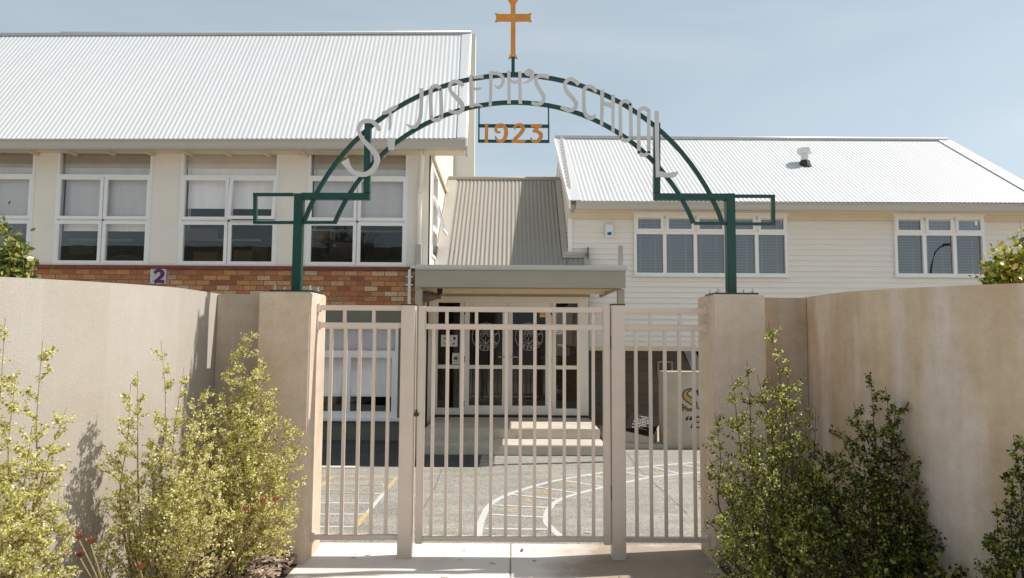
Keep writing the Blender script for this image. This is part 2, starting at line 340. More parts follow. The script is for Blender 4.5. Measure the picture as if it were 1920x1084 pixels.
def ribbon(mb, pts, w, D, th, n=8, closed=False, mi=0, tf=None):
    L, Rr = stroke2d(pts, w, n, closed)
    tf = tf or (lambda x, y: W(x, y, D))
    A = [tf(*p) for p in L]; B = [tf(*p) for p in Rr]; k = len(A); y = Vector((0, th, 0))
    vs = A+B+[p+y for p in A]+[p+y for p in B]; fs = []
    for i in range(k-1):
        fs += [(i, i+1, k+i+1, k+i), (2*k+i, 3*k+i, 3*k+i+1, 2*k+i+1), (i, 2*k+i, 2*k+i+1, i+1), (k+i, k+i+1, 3*k+i+1, 3*k+i)]
    if not closed: fs += [(0, k, 3*k, 2*k), (k-1, 3*k-1, 4*k-1, 2*k-1)]
    mb.add(vs, fs, mi)
def text_mesh(s, size, ex=.001, shear=0):
    cu = bpy.data.curves.new('txt', 'FONT'); cu.body = s; cu.size = size; cu.extrude = ex; cu.shear = shear; cu.align_x = 'CENTER'; cu.align_y = 'CENTER'
    o = bpy.data.objects.new('txt', cu); col.objects.link(o); bpy.context.view_layer.update()
    me = bpy.data.meshes.new_from_object(o.evaluated_get(bpy.context.evaluated_depsgraph_get()))
    bpy.data.objects.remove(o); return me

DL0 = 10.79
# ================================================================= SETTING
mb = MB(); mb.quad((-150,-60,0),(150,-60,0),(150,260,0),(-150,260,0)); tag(mb.build('ground', 'asphalt'), kind='structure')
# concrete footpath slabs at the gate with an open joint
mb = MB()
for x0, x1 in ((-1.50, -.006), (.006, 1.47)):
    mb.box(x0, x1, 2.2, 5.46, -.05, .004)
tag(mb.build('path', 'path', bevel=.003), kind='structure')
mb = MB(); mb.box(-9, 9, -1.5, 2.19, -.06, .002); tag(mb.build('pavement', 'pavement'), kind='structure')
mb = MB(); mb.box(-40, 40, -12, -1.52, -.1, .001); tag(mb.build('road', 'road'), kind='structure')
# planting beds
def bed(pts):
    n = 26; mb = MB(); xs = [p[0] for p in pts]; x0, x1, y0, y1 = pts[0][0], pts[1][0], 2.2, 5.12
    vs = []; fs = []
    for j in range(n+1):
        for i in range(n+1):
            u, v = i/n, j/n; e = min(u, 1-u, .12)/.12
            vs.append((x0+(x1-x0)*u, y0+(y1-y0)*v, .005+.05*e*(.6+.4*math.sin(i*1.7+j*2.3))))
    for j in range(n):
        for i in range(n): a = j*(n+1)+i; fs.append((a, a+1, a+n+2, a+n+1))
    mb.add(vs, fs); return mb
for x0, x1 in ((-3.6, -1.50), (1.47, 3.6)):
    tag(bed(((x0,), (x1,))).build('garden_bed', 'soil', smooth=True), kind='structure')
def chips(n, x0, x1, y0, y1):
    v = []; f = []
    for i in range(n):
        x = random.uniform(x0, x1); y = random.uniform(y0, y1); z = .05+random.random()*.035
        L = random.uniform(.010, .032); w = L*random.uniform(.25, .5); a = random.random()*6.28; tl = random.uniform(-.7, .7)
        d = Vector((math.cos(a), math.sin(a), tl*.7))*L; s_ = Vector((-math.sin(a), math.cos(a), random.uniform(-.5,.5)))*w
        c = Vector((x, y, z)); k = len(v); v += [c-d-s_, c+d-s_*.6, c+d*1.1+s_, c-d+s_]; f.append((k,k+1,k+2,k+3))
    return v, f
mb = MB(); v, f = chips(9000, -2.3, -1.515, 4.0, 5.08); mb.add(v, f); v, f = chips(7000, 1.49, 2.3, 3.8, 5.08); mb.add(v, f)
tag(mb.build('wood_chip_mulch', 'chip'), kind='stuff')

mb = MB(); v, f = chips(26, -1.3, 1.35, 4.3, 5.3); v = [(p[0], p[1], .006+(p[2]-.05)*.3) for p in v]; mb.add(v, f); v, f = chips(40, -2.5, 3, 5.7, 8.4); v = [(p[0], p[1], .004+(p[2]-.05)*.3) for p in v]; mb.add(v, f)
tag(mb.build('fallen_leaf_litter', 'chip'), kind='stuff')

# painted courtyard markings (each strip lies 4 mm up)
def strip(mb, pts, w, z=.002, n=6):
    P = [Vector((p[0], p[1], w if len(p) == 2 else p[2])) for p in pts]; c = bez(P, n) if len(P) > 2 else P
    L = []; Rr = []
    for i, p in enumerate(c):
        a, b = c[min(i+1, len(c)-1)], c[max(i-1, 0)]; d = Vector((a.x-b.x, a.y-b.y)).normalized(); q = Vector((-d.y, d.x))*(p.z/2)
        L.append((p.x+q.x, p.y+q.y, z)); Rr.append((p.x-q.x, p.y-q.y, z))
    k = len(L); mb.add(L+Rr, [(i, i+1, k+i+1, k+i) for i in range(k-1)])
def gp(*pp): return [(G(x, y).x, G(x, y).y) for x, y in pp]
mb = MB()
outer = gp((896,1008.5),(897,1004),(904,973),(921,945),(955,927),(1002,911.6),(1050,900),(1130,886),(1174,879.5),(1224,874),(1312,867),(1400,862))
inner = gp((1052,1007),(1033,990),(1024,976),(1030,953.6),(1050,937),(1084,925.6),(1130,914),(1174,904.6),(1218,895.6),(1274,889),(1312,886),(1400,879))
strip(mb, outer, .062); strip(mb, inner, .06)
mb2 = MB()
for a, b in (((909,992),(1026,993)),((916,965),(1022,970.5)),((927,947.5),(1028,952.5)),((958,927.5),(1048,937)),((1006,913.5),(1082,925)),((1056,901.5),(1128,913)),((1104,892),(1172,903)),((1165,884),(1217,895)),((1224,876),(1274,888.5)),((1280,871.5),(1330,883))):
    strip(mb2, gp(a, b), .048, .0035)
tag(mb.build('painted_curve_lines', 'white'), kind='structure'); tag(mb2.build('painted_rungs', 'white'), kind='structure')
mb = MB()   # worn yellow numerals in the squares
for cx, cy, ch in ((964,961,'5'),(985,939,'4'),(1018,924,'3'),(1068,910,'2'),(1118,899,'1'),(1186,889,'7'),(1240,882,'8')):
    g0 = G(cx, cy)
    me = text_mesh(ch, .26, 0.0)
    mb.add([(g0.x+p.co.x*1.3, g0.y+p.co.y, .002) for p in me.vertices], [tuple(q.vertices) for q in me.polygons])
tag(mb.build('painted_numerals', 'yellowfaint'), kind='structure')
mb = MB(); my = MB()
rows = [7.98, 7.57, 7.16, 6.75, 6.33, 5.92]
for i, y in enumerate(rows):
    (my if i < 1 else mb).add([(-3.3,y-.02,.002),(-1.33,y-.02,.002),(-1.33,y+.02,.002),(-3.3,y+.02,.002)], [(0,1,2,3)])
for x in (-2.05, -1.31):
    for a, b, y_ in ((7.98,7.15,1),(7.15,6.4,0),(6.4,5.9,1)):
        (my if y_ else mb).add([(x-.022,b,.0035),(x+.022,b,.0035),(x+.022,a,.0035),(x-.022,a,.0035)], [(0,1,2,3)])
for i in (1, 2):
    my.add([(-2.0,rows[i]-.013,.005),(-1.4,rows[i]-.013,.005),(-1.4,rows[i]+.013,.005),(-2.0,rows[i]+.013,.005)], [(0,1,2,3)])
tag(mb.build('painted_grid', 'white'), kind='structure'); tag(my.build('painted_grid_yellow', 'yellow'), kind='structure')
mb = MB()   # cracks and the concrete edging in front of the building
for pts in (gp((828,880),(815,915),(793,955)), gp((1175,850),(1200,882),(1262,938),(1290,965))):
    strip(mb, pts, .0045, .0018)
tag(mb.build('asphalt_cracks', 'black'), kind='structure')
mb = MB(); mb.box(-8, -1.9, 8.50, 8.62, -.02, .012); tag(mb.build('edging_strip', 'step'), kind='structure')
mb = MB(); mb.quad((-8,8.63,.003),(-.40,8.63,.003),(-.40,DL0,.003),(-8,DL0,.003)); tag(mb.build('shade_dark_asphalt_strip', 'shadeasphalt'), kind='structure')  # dark sheet laid within the canopy's shadow, shade put into its colour
mb = MB(); mb.box(1.45, 8, 10.22, 12.6, -.02, .05); tag(mb.build('rear_paving', 'step'), kind='structure')

# ================================================================= LEFT SCHOOL BUILDING
DL = 10.8
LB = root('school_building', 'two storey classroom block with orange brick band and white corrugated roof', 'building')
def zW(py, D): return W(960, py, D).z
xr = -1.34; z_sill0 = W(700, 507, DL).z; z_sill1 = W(700, 500.5, DL).z; z_top = W(700, 279.5, DL).z; z_brick0 = W(690, 577, DL).z
bays = [(-9.16, -7.665), (W(104,400,DL).x, W(283,400,DL).x), (W(337,400,DL).x, W(521,400,DL).x), (W(576,400,DL).x, W(764,400,DL).x)]
mb = MB()     # upper wall piers
edges = [-10.4]+[e for b in bays for e in b]+[xr]
for i in range(0, len(edges), 2): mb.box(edges[i], edges[i+1], DL, DL+.18, z_sill1, z_top+.06)
mb.box(-10.4, xr-.18, DL+.02, DL+.16, z_top-.01, z_top+.3)
mb.build('wall', 'cream', LB)
mb = MB(); mb.box(-10.4, xr, DL-.012, DL+.2, z_brick0, z_sill0); mb.build('brick_band', 'brick', LB)
mb = MB(); mb.box(-10.4, xr+.03, DL-.05, DL+.17, z_sill0+.001, z_sill1-.001); mb.build('sill', 'redsill', LB, bevel=.006)
# lower wall with one window opening
lx0, lx1 = W(560,700,DL).x, W(746,700,DL).x; lz0, lz1 = W(690,783,DL).z, W(690,612,DL).z
mb = MB(); mb.box(-10.4, lx0, DL, DL+.18, 0, z_brick0-.001); mb.box(lx1, xr, DL, DL+.18, 0, z_brick0-.001)
mb.box(lx0, lx1, DL+.001, DL+.18, 0, lz0); mb.box(lx0, lx1, DL+.001, DL+.18, lz1, z_brick0-.001)
mb.build('lower_wall', 'lintel', LB)
# dim rooms behind the glass
mb = MB(); y1 = 14.3
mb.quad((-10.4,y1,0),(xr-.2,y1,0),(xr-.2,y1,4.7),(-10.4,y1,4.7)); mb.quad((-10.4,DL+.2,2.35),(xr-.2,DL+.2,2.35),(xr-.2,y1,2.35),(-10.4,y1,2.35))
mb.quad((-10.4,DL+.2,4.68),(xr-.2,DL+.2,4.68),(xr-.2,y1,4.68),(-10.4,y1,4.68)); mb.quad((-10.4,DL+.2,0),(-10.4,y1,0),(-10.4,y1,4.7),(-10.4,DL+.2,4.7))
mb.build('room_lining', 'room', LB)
# side wall
mb = MB(); ys = 15.2
ow = [(11.25, 11.95, 2.95, 4.45)]
mb.box(xr-.18, xr, DL+.001, 11.25, 0, 4.72); mb.box(xr-.18, xr, 11.95, ys, 0, 4.72); mb.box(xr-.18, xr, 11.25, 11.95, 0, 2.95); mb.box(xr-.18, xr, 11.25, 11.95, 4.45, 4.72)
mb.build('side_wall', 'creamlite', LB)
# roof corners read from the photograph's eave and ridge lines
De, Dr = 10.4, 14.4
EL, ER = W(0,260.5,De), W(857,259.5,De); RL, RR = W(0,68,Dr), W(866,65,Dr)
def ext(a, b, x): t = (x-a.x)/(b.x-a.x); return a+(b-a)*t
EL = ext(EL, ER, -10.6); RL = ext(RL, RR, -12.5)
def corrugated(name, e0, e1, r0, r1, parent, mat, pitch=.0762, amp=.0042, th=.004, seg=8, rows=10):
    U = (e1-e0); n = int(U.length/pitch*seg); nrm = (e1-e0).cross(r0-e0).normalized()
    if nrm.z < 0: nrm = -nrm
    vs = []; fs = []
    for j in range(rows+1):
        for i in range(n+1):
            u = i/n; a = e0.lerp(e1, u); b = r0.lerp(r1, u); p = a.lerp(b, j/rows)
            vs.append(p+nrm*(amp*math.cos(2*math.pi*i/seg)))
    for j in range(rows):
        for i in range(n): a = j*(n+1)+i; fs.append((a, a+1, a+n+2, a+n+1))
    mb = MB(); mb.add(vs, fs); o = mb.build(name, mat, parent, smooth=True); return o
rf = corrugated('roof', EL, ER, RL, RR, LB, 'roof')
def slab(name, pts, th, mat, parent, bevel=0):
    mb = MB(); P = [Vector(p) for p in pts]; nrm = (P[1]-P[0]).cross(P[-1]-P[0]).normalized()
    if nrm.z < 0: nrm = -nrm
    mb.hexa(P, [p-nrm*th for p in P]); return mb.build(name, mat, parent, bevel=bevel)
dn = Vector((0, .012, -.016))
slab('roof_underlay', [EL+dn, ER+dn, RR+dn, RL+dn], .03, 'roomdark', rf)
E2, R2 = W(873,259.5,De), W(882,63.5,Dr); up = Vector((0,-.010,.013))
slab('barge_flashing', [ER+up, E2+up, R2+up, RR+up], .02, 'roof', rf)
mb = MB(); d1 = (R2-E2); mb.hexa([E2+Vector((.0,0,.01)), E2+Vector((.03,0,.01)), E2+Vector((.03,0,-.17)), E2+Vector((0,0,-.17))], [R2+Vector((.0,0,.01)), R2+Vector((.03,0,.01)), R2+Vector((.03,0,-.17)), R2+Vector((0,0,-.17))])
mb.build('barge_board', 'frame', rf)
mb = MB(); mb.tube([RL+Vector((0,.0,.03)), R2+Vector((.02,0,.03))], .042, 8); o = mb.build('ridge_cap', 'roof', rf, smooth=True)
# gable wall above and the taller wall seen past the roof edge
mb = MB(); zt = R2.z-.06
poly = [(xr,10.86,4.72),(xr,ys,4.72),(xr,ys,zt-.25),(xr,Dr,zt-.15)]
poly = [(xr,10.86,4.724),(xr,ys,4.724),(xr,ys,zt-.2),(xr,Dr,zt-.12)]
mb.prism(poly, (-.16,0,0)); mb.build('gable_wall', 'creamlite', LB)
xB = W(889.5,300,15.25).x
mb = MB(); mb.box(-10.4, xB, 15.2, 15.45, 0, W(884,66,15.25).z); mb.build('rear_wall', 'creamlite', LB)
mb = MB(); a = W(807,279,DL); mb.bar((0,0,0),(1,0,0),.1,.1); mb.v = []; mb.f = []; mb.m = []
p, q = Vector((xr+.012,10.95,4.63)), Vector((xr+.012,13.9,4.50)); mb.hexa([p+Vector((0,0,-.03)), p+Vector((.03,0,-.03)), p+Vector((.03,0,.03)), p+Vector((0,0,.03))], [q+Vector((0,0,-.03)), q+Vector((.03,0,-.03)), q+Vector((.03,0,.03)), q+Vector((0,0,.03))])
mb.build('side_trim', 'soffit', LB)
# gutter and soffit
def gutter(name, a, b, h, mat, parent, depth=.14):
    mb = MB(); prof = [(0,0),(0,-h*.18),(.012,-h*.22),(.012,-h*.80),(.03,-h),(depth,-h),(depth,0)]
    va = [a+Vector((0,y,z)) for y, z in prof]; vb = [b+Vector((0,y,z)) for y, z in prof]; n = len(prof)
    mb.add(va+vb, [(i,(i+1)%n,(i+1)%n+n,i+n) for i in range(n)]+[tuple(range(n)), tuple(range(2*n-1,n-1,-1))]); return mb.build(name, mat, parent)
gA, gB = W(0,260,De-.06), W(873,260.5,De-.06); gA = ext(gA, gB, -10.6)
gh = .15
gutter('gutter', gA, gB, gh, 'gutter', LB)
mb = MB(); mb.box(-10.6, gB.x-.02, De+.08, DL+.02, gB.z-gh+.012, gB.z-gh+.03)
mb.build('soffit', 'soffit', LB)
for i in range(12): x = -8.9+i*.62; mb = MB(); mb.box(x, x+.045, De+.1, DL-.01, gB.z-gh-.035, gB.z-gh+.0115); mb.build('rafter_end', 'soffit', LB)
mb = MB(); mb.box(gB.x+.002, gB.x+.03, De-.04, De+.02, gB.z-.26, gB.z-.11); mb.build('gutter_bracket', 'galv', LB)
# downpipe with an offset, over a square lower section
dx = W(788,350,DL).x
mb = MB(); zg = gB.z-gh
mb.tube([(dx+.07,De+.02,zg+.01),(dx+.07,De+.05,zg-.12),(dx+.01,DL-.09,zg-.42),(dx,DL-.07,zg-.6),(dx,DL-.07,W(788,462,DL).z)], .042, 12)
mb.tube([(dx,DL-.07,W(788,365,DL).z+.02),(dx,DL-.07,W(788,365,DL).z-.02)], .05, 12)
mb.build('downpipe', 'cream', LB, smooth=True)
mb = MB(); mb.box(dx-.045, dx+.045, DL-.12, DL-.02, 2.35, W(788,460,DL).z); mb.build('downpipe_box', 'flash_beige', LB, bevel=.005)
x2 = W(769,540,DL).x
mb = MB(); mb.tube([(dx-.02,DL-.1,W(769,502,DL).z),(x2+.03,DL-.1,W(769,502,DL).z),(x2,DL-.09,W(769,508,DL).z),(x2,DL-.08,W(769,520,DL).z),(x2,DL-.08,1.9),(x2,DL-.08,.05)], .026, 10)
for pz in (520, 535): zz = W(769,pz,DL).z; mb.box(x2-.06, x2+.06, DL-.10, DL-.02, zz-.008, zz+.008)
mb.build('waste_pipe', 'plastic', LB, smooth=False)

# windows
def frame_ring(mb, x0, x1, z0, z1, w, y0, y1):
    mb.box(x0, x1, y0, y1, z0, z0+w); mb.box(x0, x1, y0, y1, z1-w, z1); mb.box(x0, x0+w, y0, y1, z0+w, z1-w); mb.box(x1-w, x1, y0, y1, z0+w, z1-w)
def pane(x0, x1, z0, z1, y, mat, parent, name='pane', open_=0):
    mb = MB(); a = Vector((x0,y,z0)); mb.quad((x0,y,z0),(x1,y,z0),(x1,y,z1),(x0,y,z1)); return mb.build(name, mat, parent)
def sash(x0, x1, z0, z1, y, w, parent, glassmat, frame='frame', tilt=0):
    mb = MB(); frame_ring(mb, x0, x1, z0, z1, w, y-.03, y+.012)
    mp = MB(); mp.quad((x0+w-.004,y,z0+w-.004),(x1-w+.004,y,z0+w-.004),(x1-w+.004,y,z1-w+.004),(x0+w-.004,y,z1-w+.004))
    if tilt:
        c, s_ = math.cos(tilt), math.sin(tilt)
        for q in (mb, mp): q.v = [(vx, y-(z1-vz)*s_+(vy-y)*c, z1-(z1-vz)*c) for vx, vy, vz in q.v]
    o = mb.build('sash', frame, parent); mp.build('pane', glassmat, o); return o
def left_window(x0, x1, blind_px, opened=None):
    z0, z1 = z_sill1, z_top+.02; y = DL+.03
    w = tag(bpy.data.objects.new('window', None)); link(w, LB)
    zb = W(200,335,DL).z; zm = W(200,415,DL).z; xm = (x0+x1)/2; fo = .055
    zb = z0+(z1-z0)*.748; zm = z0+(z1-z0)*.376
    mb = MB(); frame_ring(mb, x0, x1, z0, z1, .038, y-.045, y+.09)
    mb.box(x0+.038, x1-.038, y-.045, y+.09, zb-.02, zb+.02); mb.box(x0+.038, x1-.038, y-.02, y+.09, zm-.016, zm+.016); mb.box(xm-.018, xm+.018, y-.02, y+.09, z0+.038, zb-.02)
    mb.build('frame', 'frame', w)
    pane(x0+.033, x1-.033, zb+.016, z1-.034, y+.01, 'glass', w)
    k = 0
    for r, (a, b) in enumerate(((zm, zb), (z0, zm))):
        for cidx, (c, d) in enumerate(((x0, xm), (xm, x1))):
            sash(c+(.022 if cidx == 0 else .008), d-(.008 if cidx == 0 else .022), a+.012 if r == 0 else a+.022, b-.016, y-.02, .050, w, 'glass', tilt=(opened or {}).get((r, cidx), 0))
    yb = y+.075; mb = MB(); mb.box(x0+.05, x1-.05, yb-.01, yb+.012, zb+.155, z1-.04); mb.build('pelmet', 'tanblind', w)
    mb = MB(); mb.box(x0+.055, x1-.055, yb, yb+.01, zb-.05, zb+.154); mb.build('blind_top', 'blind', w)
    mb = MB(); zbl = blind_px
    mb.box(x0+.06, x1-.06, yb+.03, yb+.04, z0+(z1-z0)*zbl, zb+.17); mb.box(x0+.06, x1-.06, yb+.022, yb+.048, z0+(z1-z0)*zbl-.02, z0+(z1-z0)*zbl); mb.build('roller_blind', 'blind', w)
    mb = MB(); mb.tube([(x0+.1,yb-.02,z1-.1),(x0+.1,yb-.02,zm-.1),(x0+.115,yb-.02,zm-.14),(x0+.125,yb-.02,zm-.05),(x0+.12,yb-.02,z1-.1)], .004, 5); mb.build('blind_cord', 'plastic', w)
left_window(*bays[0], .37); left_window(*bays[1], .305); left_window(*bays[2], .50, {(0,1): .12}); left_window(*bays[3], .40)
# ground floor window
w = link(bpy.data.objects.new('window', None), LB)
mb = MB(); y = DL+.03; frame_ring(mb, lx0, lx1, lz0, lz1, .045, y-.05, y+.09); zt_ = W(690,661,DL).z; xm = W(650,700,DL).x
mb.box(lx0+.045, lx1-.045, y-.04, y+.08, zt_-.03, zt_+.03); mb.build('frame', 'frame', w)
pane(lx0+.04, lx1-.04, zt_+.02, lz1-.04, y, 'glass', w)
sash(lx0+.045, xm-.01, lz0+.045, zt_-.03, y-.01, .05, w, 'glass'); sash(xm+.01, lx1-.045, lz0+.045, zt_-.03, y-.01, .05, w, 'glass')
mb = MB(); mb.box(lx0+.05, lx1-.05, y+.10, y+.11, W(690,745,DL).z, lz1-.03); mb.build('roller_blind', 'blind', w)
mb = MB(); mb.box(lx0-.05, lx1+.05, DL-.07, DL+.02, lz0-.05, lz0-.001); mb.build('window_sill', 'frame', w, bevel=.004)
mb = MB()   # slit window on the sunny side wall
w = link(bpy.data.objects.new('side_window', None), LB)
for z0, z1 in ((2.95,3.45),(3.45,3.95),(3.95,4.45)):
    mb.box(xr-.1, xr+.02, 11.25, 11.29, z0, z1); mb.box(xr-.1, xr+.02, 11.91, 11.95, z0, z1); mb.box(xr-.1, xr+.02, 11.29, 11.91, z0, z0+.05); mb.box(xr-.1, xr+.02, 11.29, 11.91, z1-.05, z1)
mb.build('frame', 'frame', w)
mp = MB(); mp.quad((xr-.03,11.25,2.95),(xr-.03,11.95,2.95),(xr-.03,11.95,4.45),(xr-.03,11.25,4.45)); mp.build('pane', 'glass_dark', w)
mb = MB(); zt2 = 3.93
for yy in (11.27, 11.90): mb.hexa([(xr+.02,yy,zt2),(xr+.05,yy,zt2),(xr+.05,yy+.04,zt2),(xr+.02,yy+.04,zt2)], [(xr+.17,yy,3.44),(xr+.20,yy,3.44),(xr+.20,yy+.04,3.44),(xr+.17,yy+.04,3.44)])
mb.box(xr+.165, xr+.2, 11.27, 11.94, 3.40, 3.44); mb.box(xr+.02, xr+.17, 11.28, 11.29, 3.46, 3.47)
mb.build('open_sash', 'frame', w)
# things seen in the classrooms
for i, (px, py, w_, h_, y_, mt, lb) in enumerate(((455,478,.34,.26,12.3,'card','brown cardboard box behind the left half of the second window'),(385,485,.42,.22,12.0,'card','low wide box inside the second window, left pane'),(487,470,.3,.34,12.6,'card','tall brown box inside the second window, right pane'))):
    p = W(px, py, y_); mb = MB(); mb.box(p.x-w_/2, p.x+w_/2, y_, y_+.3, 2.75, 2.75+h_*1.6); mb.box(p.x-w_/2-.004, p.x+w_/2+.004, y_-.004, y_+.304, 2.75+h_*1.3, 2.75+h_*1.34)
    tag(mb.build('storage_box', mt, bevel=.006), lb, 'box', 'boxes stored in the classroom')
mb = MB(); mb.box(-9.5, -1.8, 11.6, 13.2, 2.70, 2.745); 
for x in (-9.2,-6.6,-4.2,-2.0): mb.box(x, x+.05, 11.7, 11.75, 2.35, 2.70); mb.box(x, x+.05, 13, 13.05, 2.35, 2.70)
tag(mb.build('classroom_bench', 'room'), 'long low bench inside the classroom behind the big windows', 'bench')
p = W(586,477,11.35); mb = MB(); mb.tube([(p.x,11.7,2.746),(p.x,11.7,2.93),(p.x,11.7,2.94),(p.x,11.7,2.99)], [.045,.045,.03,.03], 12)
tag(mb.build('glue_bottle', simple('lilac_plastic', (.35,.30,.5), .4)), 'lilac bottle with pale cap on the bench inside the third window', 'bottle')
rebase(LB, (-5.9, DL, 0))

for i, (px, py, w_, h_, mt, lb) in enumerate(((152,462,.5,.34,'paper','pale poster on the back wall seen through the first full window, left pane'),(232,455,.42,.3,'teal','dark teal poster on the back wall behind the right pane of the first full window'),(375,440,.75,.26,'plastic','bright wide panel at the back of the classroom, second window'),(600,442,.4,.3,'orangepaper','orange poster on the back wall, third window left pane'),(640,470,.5,.36,'paper','large pale poster low on the back wall, third window'))):
    p = W(px, py, 14.26); mb = MB(); mb.box(p.x-w_/2, p.x+w_/2, 14.26, 14.275, p.z-h_/2, p.z+h_/2); tag(mb.build('poster', mt), lb, 'poster', 'posters at the back of the classroom')
for i, (px, py) in enumerate(((190,452),(430,452),(610,434),(700,436))):
    p = W(px, py, 12.8); mb = MB(); mb.box(p.x-.6, p.x+.6, 12.78, 12.86, p.z, p.z+.035); tag(mb.build('ceiling_light', 'plastic'), ('long white light fitting hanging in the classroom, first full window','long white light fitting hanging in the classroom, second full window','long white light fitting in the left half of the third window','long white light fitting in the right half of the third window')[i], 'light', 'long lights in the classroom')
for i, (px, py, rr) in enumerate(((232,497,.42),(610,492,.5),(398,498,.2))):
    p = W(px, py, 11.5); mb = MB(); pts = [(p.x+rr*math.cos(math.pi*k/12), 11.5, 2.75+rr*.55*math.sin(math.pi*k/12)) for k in range(13)]; mb.prism(pts, (0,.5,0)); tag(mb.build('beanbag', 'black'), ('dark domed cushion in the right pane of the first full window','wide dark domed cushion in the third window','small dark domed cushion in the second window')[i], 'cushion', 'dark cushions on the classroom bench')

# number tile
NT = root('number_tile', 'white speckled square tile with purple 2 on the brick band', 'sign')
a, b = W(284,504.5,DL), W(312.5,533,DL); mb = MB(); mb.box(a.x, b.x, DL-.03, DL-.0125, b.z, a.z); mb.build('tile', 'tile', NT, bevel=.002)
mb = MB(); ribbon(mb, [(290,513,5),(293,508.5,5.5),(299,507.5,6),(304,511,7),(303,517,7),(297,523,6),(291,528.5,5)], 6, DL-.036, .005); ribbon(mb, [(289,528.5,6),(297,527.5,6),(308,528.5,5.5)], 6, DL-.0375, .005); mb.build('numeral', 'purple', NT)
rebase(NT, (a.x, DL-.03, b.z))

# ================================================================= RIGHT BUILDING
DR = 11.9
RB = root('school_building', 'single storey cream weatherboard wing under a white corrugated roof', 'building')
xg = 1.0; x_end = 10.2
zb0 = W(1250,650,DR).z; zsof = W(1300,389,DR).z+.0
w1 = (W(1188,460,DR).x, W(1474.5,460,DR).x, W(1330,517.5,DR).z, W(1330,401.5,DR).z)
w2 = (W(1674.5,460,DR).x, W(1843,460,DR).x, W(1760,518.5,DR).z, W(1760,404,DR).z)
# boards: sloped laps, cut around the windows
mb = MB(); exp_ = .0948; z = zb0
while z < zsof+.06:
    z1 = min(z+exp_, zsof+.07)
    segs = [(xg-.0, x_end)]
    for wx0, wx1, wz0, wz1 in (w1, w2):
        if z1 > wz0+.02 and z < wz1-.02:
            ns = []
            for s0, s1 in segs:
                if s0 < wx0 < s1: ns += [(s0, wx0)]
                if s0 < wx1 < s1: ns += [(wx1, s1)]
                if not (s0 < wx0 < s1 or s0 < wx1 < s1): ns += [(s0, s1)]
            segs = sorted(set(ns))
    for s0, s1 in segs:
        a0, a1 = DR-.030, DR-.004
        mb.add([(s0,a0,z),(s1,a0,z),(s1,a1,z1),(s0,a1,z1),(s0,DR+.03,z),(s1,DR+.03,z),(s1,DR+.03,z1),(s0,DR+.03,z1)],
               [(0,1,2,3),(0,4,5,1),(0,3,7,4),(1,5,6,2),(4,7,6,5),(3,2,6,7)])
    z += exp_
mb.build('weatherboards', 'board', RB)
# gable weatherboards facing the porch (stepped like the front)
De2, Dr2 = 11.5, 14.0
gEL, gER = W(1080,376.5,De2), W(1957,380,De2); gRL, gRR = W(1050,260,Dr2), W(1757,264,Dr2)
def rake_z(y): return gEL.z+(gRL.z-gEL.z)*(y-De2)/(Dr2-De2)
mb = MB(); z = 2.2
while z < gRL.z:
    z1 = z+exp_; yy = DR-.02 if rake_z(DR) > z else De2+(z-gEL.z)/(gRL.z-gEL.z)*(Dr2-De2)
    ye = Dr2+3.2-(max(0, (z-gEL.z))/(gRL.z-gEL.z))*3.2
    mb.add([(xg-.022,yy,z),(xg-.022,ye,z),(xg-.006,ye,z1),(xg-.006,yy,z1),(xg+.03,yy,z),(xg+.03,ye,z),(xg+.03,ye,z1),(xg+.03,yy,z1)], [(0,3,2,1),(0,1,5,4),(0,4,7,3),(1,2,6,5),(4,5,6,7),(3,7,6,2)]); z = z1
mb.build('gable_weatherboards', 'board', RB)
mb = MB(); mb.box(xg+.031, x_end, 18, 18.1, 0, 4); mb.box(x_end-.1, x_end, DR+.03, 18, zb0, 3.9); mb.box(1.2, x_end-.11, DR+.031, 17.9, zb0-.06, zb0-.005); mb.build('rear_wall', 'board', RB)
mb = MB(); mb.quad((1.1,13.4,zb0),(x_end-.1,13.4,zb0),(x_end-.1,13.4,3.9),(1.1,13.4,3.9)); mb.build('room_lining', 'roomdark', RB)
rf2 = corrugated('roof', gEL, gER, gRL, gRR, RB, 'roof')
slab('roof_underlay', [gEL+dn, gER+dn, gRR+dn, gRL+dn], .03, 'roomdark', rf2)
bk0, bk1 = Vector((gRL.x, 18.3, 3.95)), Vector((gRR.x+.4, 18.3, 3.95)); slab('rear_slope', [gRL, gRR, bk1, bk0], .03, 'roof', rf2)
fE, fR = W(1080,376.5,De2), W(1043,260,Dr2)
fE2 = Vector((gEL.x-.0, De2, gEL.z))
slab('barge_flashing', [Vector((gEL.x-.09,De2,gEL.z))+up, Vector((gEL.x+.09,De2,gEL.z))+up, gRL+Vector((.09,0,0))+up, Vector((gRL.x-.10,Dr2,gRL.z))+up], .02, 'roof', rf2)
mb = MB(); A = Vector((gEL.x-.10,De2,gEL.z)); B = Vector((gRL.x-.11,Dr2,gRL.z)); mb.hexa([A+Vector((-.02,0,.02)), A+Vector((.01,0,.02)), A+Vector((.01,0,-.14)), A+Vector((-.02,0,-.14))], [B+Vector((-.02,0,.02)), B+Vector((.01,0,.02)), B+Vector((.01,0,-.14)), B+Vector((-.02,0,-.14))]); mb.build('barge_board', 'frame', rf2)
A = gER.copy(); B = gRR.copy()
slab('hip_flashing', [A+up*1.4, A+up+Vector((.3,0,0)), B+up+Vector((.28,0,0)), B+up*1.4], .03, 'roof', rf2)
mb = MB(); mb.tube([gRL+Vector((-.1,0,.03)), gRR+Vector((.2,0,.03))], .04, 8); mb.build('ridge_cap', 'roof', rf2, smooth=True)
gutter('gutter', Vector((gEL.x+.0,De2-.05,gEL.z-.01)), Vector((x_end+.3,De2-.05,gEL.z-.01)), .135, 'gutter', RB)
zs2 = gEL.z-.145
